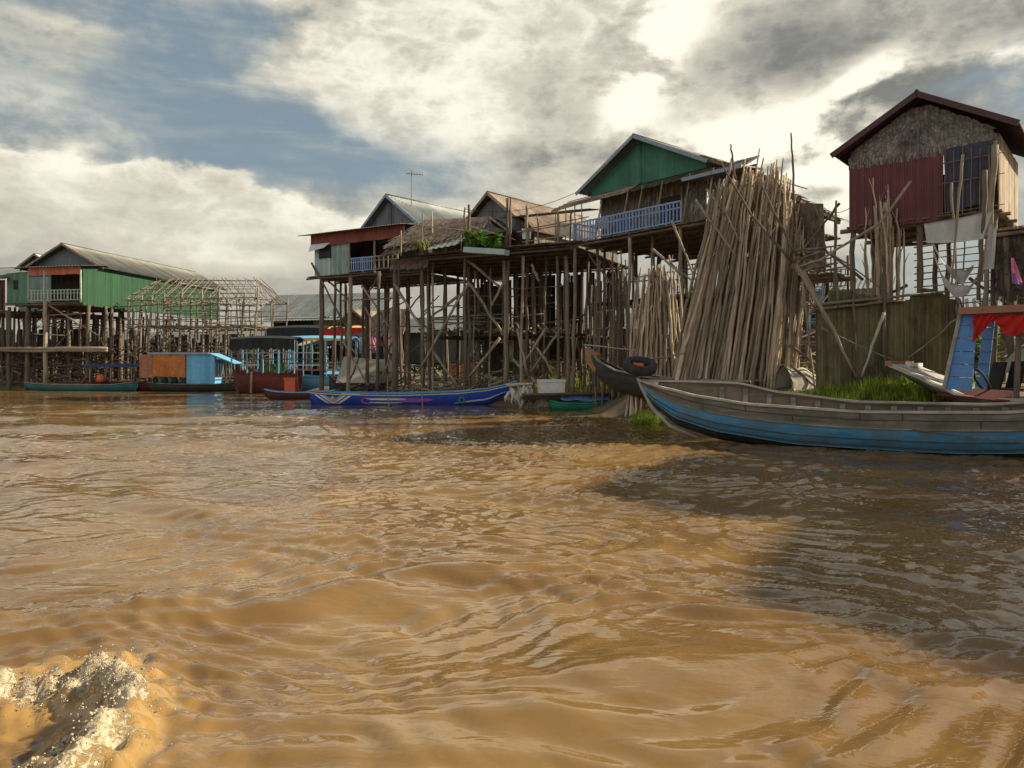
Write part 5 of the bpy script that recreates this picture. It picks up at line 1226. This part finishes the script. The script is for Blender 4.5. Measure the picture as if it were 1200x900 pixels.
for px,ln in ((1150,.62),(1172,.62)):   # seats and wheel inside
    mb = MB(); c0 = pvb(px,470,-.2); mb.box(Frame(c0.x,c0.y,-46), 0,.5,0,.5,c0.z+.25,c0.z+.32); mb.slab([c0+Vector((.45,0,.3)), c0+Vector((.45,.5,.3)), c0+Vector((.62,.5,1.0)), c0+Vector((.62,0,1.0))], .05)
    for (a,b) in ((0,0),(.45,0),(0,.45),(.45,.45)): mb.beam(c0+Vector((a,b,-.1)), c0+Vector((a,b,.3)), .05, .05)
    tag(mb.build('seat', M['glassdark'], b2.e))
mb = MB(); torus(mb, pvb(1150,446,-.5), .32, .03, (1,-.2,.5), 24, 8, 1); mb.build('steering_wheel', M['rubber'], b2.e, True)
mb = MB(); mb.slab([pvb(1165,440,.9), pvb(1230,425,.9), pvb(1230,405,1.6), pvb(1190,412,1.6)], .03); mb.build('spray_sheet', M['paletarp'], b2.e)
# ---- royal blue longboat with star and white chevrons
b3 = Boat('longboat', 'royal blue longboat with white chevrons and yellow rail in front of the stilts', *P(365,474,38.8)[:2], 1.0, 10.7,
    [(0,.28),(.05,.5),(.2,.72),(.5,.75),(.75,.6),(.93,.25),(1,.05)], [(0,-.1),(.3,-.22),(.7,-.2),(.85,.0),(.95,.5),(1,1.05)], [(0,.76),(.15,.68),(.4,.62),(.7,.72),(.85,.86),(.95,1.08),(1,1.28)], pw=2.4)
b3.band('hull', -1, 1, M['royal'], n=44, nq=16)
rl_ = b3.rail('rub_rail', M['yellow'], .05, .05, 44, far=False, dz=-.10)
b3.rail('gunwale', M['skyblue'], .08, .05, 44)
mb = MB(); 
pb_ = [b3.pt(k,0,.0) for k in (.93,.97,1.0)]
mb.tube([b3.fr.w(10.4,0,.95), b3.fr.w(11.0,0,1.12), b3.fr.w(11.4,0,1.35)], [.12,.09,.05], 8); mb.build('bow_tip', M['rawbow'], b3.e, True)
def hp(k, t, o=.014):   # a point on the near side
    p = b3.pt(k, -t); p2 = b3.pt(k+.01, -t); p3 = b3.pt(k, -t-.02); n = (p2-p).cross(p3-p).normalized()
    return p+(n if n.y < 0 else -n)*o
def mark(poly, m, name, hull, o=.016):
    mb = MB(); (a0,t0),(a1,_),(b1_,t1),(b0,_) = poly; n = 8
    for i in range(n):
        f, g = i/n, (i+1)/n; L_ = lambda p, q, x: p+(q-p)*x
        mb.quad(hp(L_(a0,b0,f), L_(t0,t1,f), o), hp(L_(a1,b1_,f), L_(t0,t1,f), o), hp(L_(a1,b1_,g), L_(t0,t1,g), o), hp(L_(a0,b0,g), L_(t0,t1,g), o))
    return mb.build(name, m, hull)
h3 = [c for c in b3.e.children if c.name.startswith('hull')][0]
for s_ in (1, -1):
    for (a, w) in ((.022,.016),(.048,.016),(.070,.006)):
        x0 = .115-s_*(.115-a+.0); x1 = .115-s_*(.115-a-.062)
        mark([(x0,.84),(x0+s_*w,.84),(x1+s_*w*1.1,.36),(x1,.36)], M['white'], 'chevron_marking', h3)
st_ = [(.115+.017*(1 if i%2==0 else .42)*math.sin(i*math.pi/5), .68+.17*(1 if i%2==0 else .42)*math.cos(i*math.pi/5)) for i in range(10)]
mb = MB(); mb.v += [hp(.115,.68,.03)]+[hp(k,t,.025) for k,t in st_]
for i in range(10): mb.f.append((0,1+i,1+(i+1)%10)); mb.t.append(1)
mb.build('star_marking', M['yellow'], h3)
for (k0,k1,t,h,mm_) in ((.28,.47,.70,.10,'white'),(.29,.45,.50,.07,'white'),(.25,.31,.60,.34,'purplecloth'),(.42,.60,.62,.2,'purplecloth'),(.70,.95,.42,.07,'white')):
    n = 12
    mb = MB()
    for i in range(n):
        a, b = k0+(k1-k0)*i/n, k0+(k1-k0)*(i+1)/n; w0 = h*(1-abs(2*i/n-1)**3)*.5+.012; w1 = h*(1-abs(2*(i+1)/n-1)**3)*.5+.012
        mb.quad(hp(a,t+w0), hp(b,t+w1), hp(b,t-w1), hp(a,t-w0))
    mb.build('stripe_marking', M[mm_], h3)
for i in range(9):   # small worn white lettering-like blocks under the rail are too worn to read: short dashes
    k = .16+.010*i; mb = MB(); mb.quad(hp(k,.985,.03), hp(k+.007,.985,.03), hp(k+.007,.925,.03), hp(k,.925,.03)); mb.build('worn_marking', M['white'], h3)
for k in (.2,.4,.6,.78): mb = MB(); mb.beam(b3.pt(k,-.9,.04), b3.pt(k,.9,.04), .2, .04); mb.build('thwart', M['skyblue'], b3.e)
mb = MB(); torus(mb, hp(.735,.55,.05), .14, .05, (0,-1,.1), 18, 8, 1); tag(mb.build('fender', M['greenboat'], None, True), 'green round float hung on the side of the royal blue longboat', 'float')
mb = MB(); mb.stick(P(454,440,38.2), P(456,492,37.6), .03, .02, 4); tag(mb.build('mooring_pole', M['palepost'], None), 'thin mooring stake standing in the water by the royal blue longboat', 'stake')
mb = MB(); mb.stick(P(494,450,38.0), P(495,488,37.6), .025, .02, 4); tag(mb.build('mooring_pole', M['palepost'], None), 'second mooring stake, further along the royal blue longboat', 'stake')
# ---- simple boats
def skiff(name, label, px, py, d, deg, L, beam, h, hullm, railm, bow=.35, stern=.12, draft=.15, group=None, th=2):
    o = P(px, py, d)
    b = Boat(name, label, o.x, o.y, deg, L, [(0,.06),(.1,beam*.3),(.3,beam*.48),(.7,beam*.5),(1,beam*.3)], [(0,h*.5),(.08,.0),(.3,-draft),(.8,-draft),(1,.02)], [(0,h+bow),(.15,h+bow*.35),(.4,h),(.8,h),(1,h+stern)], group=group)
    b.band('hull', -1, 1, hullm, n=24, nq=12); b.rail('gunwale', railm, .08, .06, 22)
    for i in range(th): k = .3+.45*i/max(1,th-1); mb = MB(); mb.beam(b.pt(k,-.85,.04), b.pt(k,.85,.04), .2, .04); mb.build('thwart', railm, b.e)
    return b
skiff('skiff', 'small maroon and blue skiff with an orange box on it beside the royal blue longboat', 310, 466, 46, 4, 4.3, .9, .42, M['maroon'], M['skyblue'], .2, .15)
o = P(338,458,46.3); mb = MB(); fx = Frame(o.x, o.y, 4); mb.box(fx, -.25,.4,0,.45,.35,1.2); bx_ = mb.build('crate', M['redbox'], None)
mb = MB(); mb.box(fx, -.29,.44,-.04,.49,1.202,1.32); mb.build('lid', M['redbox'], bx_); tag(bx_, 'orange-red plastic box standing on the small maroon skiff', 'box')
def canopy(b, k0, k1, h, roofm, postm, rows, arch=.12, ext=.25, wid=1.0, valance=None, vc=.4, name='canopy', base=None):
    fr = b.fr; L = b.L; hw = max(interp(b.hb, .5), .4)*wid
    z0 = interp(b.zs, .5) if base is None else base
    mb = MB(); f = lambda i, j: fr.w(L*(k0+(k1-k0)*i)-ext+2*ext*i, -hw-.15+(2*hw+.3)*j, z0+h+arch*math.sin(math.pi*j)*2+.10*math.sin(math.pi*i))
    mb.shell(f, lambda i, j: f(i,j)-Vector((0,0,.05)), 16, 8); c = mb.build(name, roofm, b.e, True)
    for i in range(rows):
        k = k0+(k1-k0)*i/(rows-1)
        for v in (-hw, hw): mb = MB(); mb.beam(fr.w(L*k, v*.96, z0-.05), fr.w(L*k, v, z0+h+.02), .09, .09); mb.build('canopy_post', postm, b.e)
    if valance is not None:
        mb = MB(); g = lambda i, j: fr.w(L*(k0+(k1-k0)*i)-ext+2*ext*i, -hw-.19-.03*math.sin(60*i), z0+h+.04+.10*math.sin(math.pi*i)-j*vc*(.8+.2*abs(math.sin(i*34))))
        mb.shell(g, lambda i, j: g(i,j)+fr.v*.02, 70, 3, tf=lambda i, j: R.uniform(.85,1.1)); mb.build('fringe', valance, c)
    return c
# maroon tour boat with dark canopy
b4 = skiff('tour_boat', 'maroon passenger boat under a black canopy on light blue posts', 274, 461, 57, -4, 5.2, 1.9, 1.55, M['maroon'], M['maroon'], .25, .1, .2, 'canopied boats along the left bank')
canopy(b4, .05, .98, 2.5, M['black'], M['skyblue'], 5, .12, .1, 1.05, M['black'], .9)
for z, mm_ in ((2.6,'bamboo'),(2.15,'white'),(3.1,'white')): mb = MB(); mb.beam(b4.fr.w(.2,.8,z), b4.fr.w(6.5,.8,z), .05, .09); mb.build('rail', M[mm_], b4.e)
for i in range(5): mb = MB(); fx = Frame(*b4.fr.w(1.9+.42*i,.3,0)[:2], -4); mb.box(fx, 0,.3,0,.12,1.65,2.25); tag(mb.build('seat_back', M['leaf'], b4.e))
mb = MB(); mb.beam(b4.fr.w(1.75,-.9,0.05), b4.fr.w(1.8,-.93,1.6), .16, .1); mb.build('stem_post', M['palepost'], b4.e)
# light blue tour boats behind
b5 = skiff('tour_boat', 'light blue passenger boat under a pale blue canopy edged in yellow', 318, 455, 60, -5, 9.4, 2.0, 1.25, M['skyblue'], M['skyblue'], .5, .2, .2, 'canopied boats along the left bank')
canopy(b5, .12, .72, 2.9, M['skyblue'], M['skyblue'], 4, .14, .2, 1.05, M['yellow'], .2)
for z, mm_ in ((2.3,'bamboo'),(1.75,'redbox')): mb = MB(); mb.beam(b5.fr.w(.8,-.95,z), b5.fr.w(7.2,-.95,z), .06, .12); mb.build('rail', M[mm_], b5.e)
mb = MB(); mb.slab([b5.fr.w(4.6,-.9,1.4), b5.fr.w(7.6,-.9,1.35), b5.fr.w(7.4,.9,1.9), b5.fr.w(5.0,.9,2.0)], .05); mb.build('foredeck', M['skyblue'], b5.e)
b6 = skiff('tour_boat', 'passenger boat with red-fringed yellow-edged canopy behind the light blue one', 322, 450, 64, -6, 9.0, 2.1, 1.7, M['black'], M['white'], .4, .2, .2, 'canopied boats along the left bank')
canopy(b6, .0, .54, 3.5, M['black'], M['white'], 5, .14, .2, 1.0, M['black'], 1.0)
canopy(b6, .55, 1.12, 3.45, M['yellow'], M['white'], 5, .14, .2, 1.0, M['redcloth'], .85, 'fore_canopy')
for z in (2.4,2.1,1.8): mb = MB(); mb.beam(b6.fr.w(4.8,-1.0,z), b6.fr.w(10.5,-1.0,z-.05), .05, .08); mb.build('rail', M['white'], b6.e)
mb = MB(); o = P(434,402,58); drape(mb, P(429,394,58), P(440,396,58), P(444,410,58), P(434,409,58), 8, 6, .05); tag(mb.build('hung_cloth', M['pinkcloth'], None), 'bright pink cloth hung between thin stilts by the red-fringed canopy', 'cloth')
# dark boat with pale tent tarp and a pale screen
b7 = skiff('skiff', 'dark wooden boat with an upswept bow under a pale tent tarp among the stilts', 386, 462, 50, -3, 4.4, 1.3, .9, M['hull_dark'], M['rawbow'], .6, .2)
mb = MB()
for s_ in (-1, 1):
    ap, ap2 = b7.fr.w(1.0,0,2.7), b7.fr.w(3.2,0,2.5); mb.slab([b7.fr.w(.7,s_*.9,.95), b7.fr.w(3.4,s_*.9,.95), ap2, ap], .03*s_, 1)
tag(mb.build('tarpaulin', M['paletarp'], None), 'cream tent tarp pitched over the dark upswept boat', 'tarpaulin')
mb = MB(); drape(mb, P(414,421,50.5), P(459,421,50), P(459,449,50), P(414,449,50.5), 14, 8, .05); tag(mb.build('hung_cloth', M['cloth'], None), 'large pale sheet hung low between the stilts behind the longboat', 'cloth')
# houseboat blue and orange
b8 = skiff('houseboat', 'low wooden houseboat with blue painted cabin and orange tarp side', 172, 460, 61, -2, 7.6, 1.9, .62, M['hull_dark'], M['boatgrey'], .15, .15, .2)
fr = b8.fr
mb = MB(); boards(mb, fr, 3.7, 6.0, -.82, .65, 3.0, .35); cb = mb.build('cabin_wall', M['skyblue'], b8.e)
mb = MB(); boards(mb, fr, -.82, .82, 6.0, .65, 2.6, .35, alongv=True); mb.build('end_wall', M['skyblue'], b8.e)
mb = MB(); mb.slab([fr.w(.6,-.95,3.05), fr.w(5.6,-.95,3.05), fr.w(5.6,.95,3.05), fr.w(.6,.95,3.05)], .09); mb.build('roof', M['navy'], b8.e)
mb = MB(); mb.beam(fr.w(.6,-.99,3.1), fr.w(5.6,-.99,3.1), .04, .17); mb.build('roof_edge', M['bluetrim'], b8.e)
mb = MB(); mb.slab([fr.w(5.6,-.95,3.06), fr.w(7.6,-.95,2.25), fr.w(7.6,.95,2.25), fr.w(5.6,.95,3.06)], .07); mb.build('fore_roof', M['skyblue'], b8.e)
mb = MB(); drape(mb, fr.w(1.0,-.88,3.0), fr.w(3.65,-.88,3.0), fr.w(3.65,-.88,1.15), fr.w(1.0,-.88,1.25), 18, 10, .05); mb.build('side_tarp', M['orange'], b8.e)
mb = MB(); drape(mb, fr.w(-.1,-.9,3.0), fr.w(.95,-.9,3.0), fr.w(.95,-.9,1.1), fr.w(-.1,-.9,1.15), 8, 8, .04); mb.build('end_tarp', M['rawbow'], b8.e)
for i in range(8): mb = MB(); mb.beam(fr.w(6.1+.22*i,-.8,1.2), fr.w(6.1+.22*i,-.8,2.3), .06, .06); mb.build('picket', M['palepost'], b8.e)
for (a,b,z) in ((6.0,7.8,1.2),(6.0,7.8,.95)): mb = MB(); mb.beam(fr.w(a,-.8,z), fr.w(b,-.8,z), .05, .1); mb.build('rail', M['palepost'], b8.e)
for i in range(7):
    mb = MB(); c = fr.w(1.0+.42*i, -.55, .68); mb.tube([c, c+Vector((0,0,.3)), c+Vector((0,0,.5))], [.17,.19,.06], 8); tag(mb.build('jar', M['tealboat'] if i % 2 else M['rubber'], None, True), 'dark storage jar in the row under the orange tarp of the houseboat', 'jar', 'jars on the houseboat')
b9 = skiff('longboat', 'faded teal and brown longboat at the left, low in the water', 30, 459, 61.5, -1, 9.2, 1.3, .55, M['tealboat'], M['palepost'], .2, .2, .15)
b10 = skiff('longboat', 'dark maroon longboat under a navy flat roof left of the houseboat', 98, 458, 62.5, -1, 6.2, 1.4, .75, M['maroon'], M['maroon'], .25, .2, .15)
canopy(b10, .15, 1.0, 1.35, M['navy'], M['palepost'], 4, .04, .5, 1.0, M['navy'], .25)
o = P(121,450,62); mb = MB(); mb.tube([Vector((o.x,o.y-.4,.75)), Vector((o.x,o.y-.4,1.2)), Vector((o.x,o.y-.4,1.4))], [.3,.3,.12], 10); tag(mb.build('drum', M['redbox'], None, True), 'orange plastic drum standing on the dark maroon longboat', 'drum')
# dark boat with raised bow behind the tyre
b11 = Boat('wooden_boat', 'dark tarred boat with raised orange-brown bow tip left of the tyre', *P(689,440,29.5)[:2], -32, 6.5, [(0,.05),(.12,.35),(.35,.6),(1,.6)], [(0,2.35),(.06,1.6),(.18,1.05),(.4,.75),(1,.65)], [(0,2.78),(.1,2.2),(.22,1.85),(.45,1.6),(1,1.5)])
b11.band('hull', -1, 1, M['hull_dark'], n=26, nq=12); b11.rail('gunwale', M['boatgrey'], .08, .06, 24)
mb = MB(); mb.hexa([b11.fr.w(-.12,-.05,2.8), b11.fr.w(.5,-.2,2.5), b11.fr.w(.5,.2,2.5), b11.fr.w(-.12,.05,2.8), b11.fr.w(-.08,-.03,2.2), b11.fr.w(.38,-.12,1.75), b11.fr.w(.38,.12,1.75), b11.fr.w(-.08,.03,2.2)]); mb.build('bow_tip', M['rawbow'], b11.e)
# green skiff, blue sheet, foam box, bundled float
b12 = skiff('skiff', 'small green skiff covered with blue plastic sheeting near the foam box', 722, 472, 33.5, 176, 3.0, 1.0, .38, M['greenboat'], M['greenboat'], .12, .1, .1)
mb = MB()
c0 = b12.fr.w(1.2,0,.55)
for k in range(5):
    a = b12.fr.w(.3+.25*k, .45, .5); b = b12.fr.w(1.5+.25*k, .35, .55); f = lambda i, j, a=a, b=b: a.lerp(b,i)+b12.fr.v*(-.9*j)+Vector((0,0,.16*math.sin(3.1*j)+.04*math.sin(9*i+k)))
    mb.shell(f, lambda i, j: f(i,j)-Vector((0,0,.02)), 8, 5, R.uniform(.7,1.2))
tag(mb.build('plastic_sheet', M['bluetarp'], None), 'crumpled blue plastic sheet heaped over the small green skiff', 'sheet')
o = P(632,463,34.2); fx = Frame(o.x,o.y,6); mb = MB(); mb.box(fx, 0,1.2,0,.6,.62,1.28); bx_ = mb.build('foam_box', M['foam'], None)
mb = MB(); mb.box(fx, -.03,1.23,-.03,.63,1.284,1.42); mb.build('lid', M['foam'], bx_); tag(bx_, 'white polystyrene box standing on planks at the water edge', 'box')
mb = MB()
for i in range(7): mb.beam(P(612,462+i*1.5,33.4+.2*i), P(722,460+i*1.3,33.2+.2*i), .16, .07, t=R.uniform(.6,1.2))
tag(mb.build('plank_raft', M['post'], None), 'dark plank raft at the water edge under the foam box', 'raft')
mb = MB(); o = P(608,462,34.6)
for k in range(34):
    a = o+Vector((R.uniform(-.55,.6), R.uniform(-.3,.3), R.uniform(-.1,.2))); b = a+Vector((R.uniform(-.3,.3), R.uniform(-.2,.1), -R.uniform(.15,.6)))
    mb.tube([a+Vector((R.uniform(-.1,.1),0,R.uniform(.05,.3))), a, a.lerp(b,.5)+Vector((R.uniform(-.08,.08),-.05,0)), b], [.05,R.uniform(.06,.13),R.uniform(.05,.1),.03], 7, R.uniform(.55,1.3))
mb.stick(o+Vector((-.6,-.1,.42)), o+Vector((.65,-.1,.5)), .08, .03, 5)
tag(mb.build('float_bundle', M['paletarp'], None, True), 'ragged pale bundle of floats and roots standing in the water', 'bundle')
mb = MB(); drape(mb, P(628,470,33.8), P(644,462,34.0), P(640,476,33.4), P(626,478,33.4), 6, 6, .04); tag(mb.build('sheet_scrap', M['bamboo'], None), 'tan scrap sheet at the water edge left of the green skiff', 'sheet')
# ================================================================== PLANTS, GRASS
def blades(name, label, fn, n, h, m, wid=.02):
    mb = MB()
    for _ in range(n):
        p = fn(); 
        if p is None: continue
        cl_ = fbm((p.x*1.6, p.y*1.6, 4.0), 3); hh = h*R.uniform(.5,1.3)*max(.45, 1+1.3*cl_); a = R.uniform(0,6.28); dx_, dy_ = math.cos(a), math.sin(a); w = wid*R.uniform(.6,1.5); l = hh*R.uniform(.1,.6)
        s = Vector((-dy_*w, dx_*w, 0)); mid = p+Vector((dx_*l*.4, dy_*l*.4, hh*.6)); tip = p+Vector((dx_*l, dy_*l, hh)); t = R.uniform(.6,1.5)*max(.6, 1.1+1.2*cl_)*(1.0 if R.random() < .93 else 1.8)
        mb.quad(p-s, p+s, mid+s*.7, mid-s*.7, t); mb.tri(mid-s*.7, mid+s*.7, tip, t)
    return tag(mb.build(name, m, None), label, 'grass', kind='stuff')
def g1():
    px = R.uniform(905,1150); d = R.uniform(19.6,22.2); x = (px-600)/870*d
    if fbm((x*.9, d*.9, 7), 3) < -.28: return None
    z = ground_h(x,d); m_ = .30*max(0, 1-((px-1030)/75)**2)*(1 if d < 22 else .5)
    return Vector((x,d,z-.02+m_*R.random()))
blades('grass', 'bright green grass on the bank behind the foreground boat', g1, 17000, .27, M['grass'])
def g2():
    px = R.gauss(757,9); d = R.uniform(25.0,26.9); x = (px-600)/870*d; return Vector((x,d,max(ground_h(x,d),.0)-.02))
blades('grass', 'small bright grass tuft in the water below the boat bow', g2, 1500, .30, M['grass'])
def g3():
    x = R.uniform(-3,9); d = R.uniform(36,52); 
    if ground_h(x,d) < .3 or fbm((x*.5,d*.5,1),3) < .02: return None
    return Vector((x,d,ground_h(x,d)-.02))
blades('weeds', 'green weeds growing on the mud under the raised houses', g3, 5000, .45, M['grass'], .03)
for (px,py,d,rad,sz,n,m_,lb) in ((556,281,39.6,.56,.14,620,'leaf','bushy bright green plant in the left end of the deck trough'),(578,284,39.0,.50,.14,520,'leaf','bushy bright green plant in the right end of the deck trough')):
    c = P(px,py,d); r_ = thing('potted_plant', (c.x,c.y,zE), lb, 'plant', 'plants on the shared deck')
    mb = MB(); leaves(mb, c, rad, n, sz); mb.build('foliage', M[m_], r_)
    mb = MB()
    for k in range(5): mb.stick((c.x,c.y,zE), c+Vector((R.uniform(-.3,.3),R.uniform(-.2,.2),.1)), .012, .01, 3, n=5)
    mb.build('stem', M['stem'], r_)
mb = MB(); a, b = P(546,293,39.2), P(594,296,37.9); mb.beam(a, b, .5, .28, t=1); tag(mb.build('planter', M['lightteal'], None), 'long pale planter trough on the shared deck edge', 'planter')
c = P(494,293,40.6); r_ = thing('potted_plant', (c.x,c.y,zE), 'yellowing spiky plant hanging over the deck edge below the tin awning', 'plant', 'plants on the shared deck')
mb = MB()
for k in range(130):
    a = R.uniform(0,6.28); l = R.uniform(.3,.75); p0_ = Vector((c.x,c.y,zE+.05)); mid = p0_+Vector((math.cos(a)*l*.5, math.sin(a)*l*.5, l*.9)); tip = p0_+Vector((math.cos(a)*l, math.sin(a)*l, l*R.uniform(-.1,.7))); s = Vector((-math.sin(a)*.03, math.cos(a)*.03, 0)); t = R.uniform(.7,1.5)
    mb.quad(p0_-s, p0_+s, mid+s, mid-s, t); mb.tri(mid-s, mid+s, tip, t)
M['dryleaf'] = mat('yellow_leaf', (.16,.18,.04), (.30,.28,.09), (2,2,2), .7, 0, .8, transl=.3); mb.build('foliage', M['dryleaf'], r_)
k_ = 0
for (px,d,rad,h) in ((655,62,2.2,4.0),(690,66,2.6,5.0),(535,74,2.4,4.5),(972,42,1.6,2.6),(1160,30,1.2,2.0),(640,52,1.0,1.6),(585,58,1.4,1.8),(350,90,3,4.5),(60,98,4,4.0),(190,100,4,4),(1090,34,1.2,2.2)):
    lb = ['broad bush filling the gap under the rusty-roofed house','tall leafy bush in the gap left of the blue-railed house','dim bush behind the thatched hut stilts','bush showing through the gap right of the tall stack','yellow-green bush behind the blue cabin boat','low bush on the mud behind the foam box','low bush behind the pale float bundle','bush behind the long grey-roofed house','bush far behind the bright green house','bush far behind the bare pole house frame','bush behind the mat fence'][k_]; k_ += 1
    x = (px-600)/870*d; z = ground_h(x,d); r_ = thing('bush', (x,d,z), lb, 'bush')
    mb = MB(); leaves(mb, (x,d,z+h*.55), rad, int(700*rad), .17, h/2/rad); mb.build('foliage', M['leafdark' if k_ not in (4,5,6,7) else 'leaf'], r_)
    mb = MB()
    for q in range(5): mb.stick((x,d,z-.1), (x+R.uniform(-.6,.6)*rad, d+R.uniform(-.5,.5), z+h*R.uniform(.5,.8)), .05, .08, 4, n=6)
    mb.build('stem', M['stem'], r_)
# clay walls behind the stilts
for px,d,w,lb in ((640,57,5.2,'low orange clay wall behind the foam box'),(540,60,3.4,'short orange clay wall behind the bow of the royal blue longboat')):
    f_ = Frame(*P(px,430,d)[:2], -28); mb = MB(); boards(mb, f_, -w/2, w/2, 0, .3, 2.3, .5, .15); tag(mb.build('clay_wall', M['brick'], None), lb, 'wall')
# television aerial
o = P(482,262,48.5); an = thing('television_aerial', (o.x,o.y,o.z), 'thin television aerial on a mast above the red-fascia house roof', 'aerial')
mb = MB(); mb.tube([(o.x,o.y,o.z-1.6), (o.x,o.y,o.z+3.5)], [.035,.028], 7); mb.build('mast', M['metal'], an)
t_ = Vector((o.x,o.y,o.z+3.2)); mb = MB(); mb.beam(t_+Vector((-.35,0,.08)), t_+Vector((.75,-.1,-.02)), .04, .04)
for i in range(7): q = t_+Vector((-.3+.17*i,0,.08-.015*i)); mb.beam(q+Vector((0,-.3,-.05)), q+Vector((0,.3,.05)), .02, .02); mb.beam(q+Vector((0,0,-.16)), q+Vector((0,0,.16)), .018, .018)
mb.build('antenna_head', M['metal'], an)
# driftwood and stored clutter under the houses
brush('driftwood', 'pale driftwood and split wood heaped at the foot of the shared deck stilts', fE, 240, -.5, 8, .3, 3.5, .0, .9, .045)
brush('driftwood', 'brushwood heaped under the blue-railed house', fG, 170, 0, 9, .8, 5, 0, 1.6, .04, M['post'])
brush('driftwood', 'pale brushwood heaped under the bright green house', fA, 420, -4, 7.5, .3, 4, .0, 3.0, .05, M['post'])
brush('driftwood', 'dry brushwood heaped under the bare pole house frame', fB, 420, -2, 12, .3, 5, .0, 3.4, .045, M['post'])
brush('driftwood', 'broken sticks lying under the red-fascia house', fD, 90, 0, 6, 1, 4, 0, .7, .04, M['post'])
brush('driftwood', 'tangled sticks under the red sheet house', fH, 80, .5, 5, .3, 3.5, .6, 2.2, .03)
brush('driftwood', 'tangled sticks under the stilts right of the tall stack', fK, 90, -.6, 1.8, -.2, 1.8, .2, 3.4, .035)
# cables
mb = MB()
for i in range(14):
    k, k2 = i/14, (i+1)/14; f = lambda t: P(966,244,30).lerp(P(1003,238,26), t)-Vector((0,0,.25*4*t*(1-t))); mb.tube([f(k), f(k2)], .012, 5)
tag(mb.build('cable', M['rubber'], None), 'thin power cable crossing the sky gap left of the red house', 'cable')

mb = MB()
for (px,d,h,w) in [(x, 104+R.uniform(-8,14), R.uniform(4.5,8.5), R.uniform(3,5)) for x in range(-60,470,16)]+[(x, 88+R.uniform(-6,10), R.uniform(3.5,6.5), R.uniform(2.5,4)) for x in range(470,1260,26)]:
    x = (px-600)/870*d; leaves(mb, (x,d,1+h*.5), w, 330, .42, h/2/w)
tag(mb.build('treeline', M['leafdark'], None), 'dim mass of trees beyond the village, glimpsed low between the stilts', 'trees', kind='stuff')

# odds and ends on the decks, wires between the houses
for (px0,px1,y0,y1,mm_,lb) in ((697,712,256,268,'cloth','pale cloth hung behind the left part of the blue railing'),(722,736,257,268,'bluetarp','crumpled blue sheet behind the middle of the blue railing'),(655,668,262,276,'paletarp','tan cloth hung on the deck rail left of the blue railing'),(612,622,268,280,'white','small white towel on the deck rail right of the plants')):
    mb = MB(); v = .35 if px0 > 680 else None
    q = (lambda a, b: fG.pv(a,b,.35)) if v else (lambda a, b: fE.pv(a,b,.2))
    drape(mb, q(px0,y0), q(px1,y0-1), q(px1,y1), q(px0,y1), 8, 6, .04); tag(mb.build('laundry', M[mm_], None), lb, 'laundry')
for a, b, lb in ((P(545,245,40.5),P(676,225,38.5),'thin wire between a deck pole and the dark green gable eave'),):
    mb = MB(); f = lambda t: a.lerp(b,t)-Vector((0,0,.5*4*t*(1-t)))
    mb.tube([f(i/16) for i in range(17)], .014, 5); tag(mb.build('cable', M['rubber'], None), lb, 'cable')
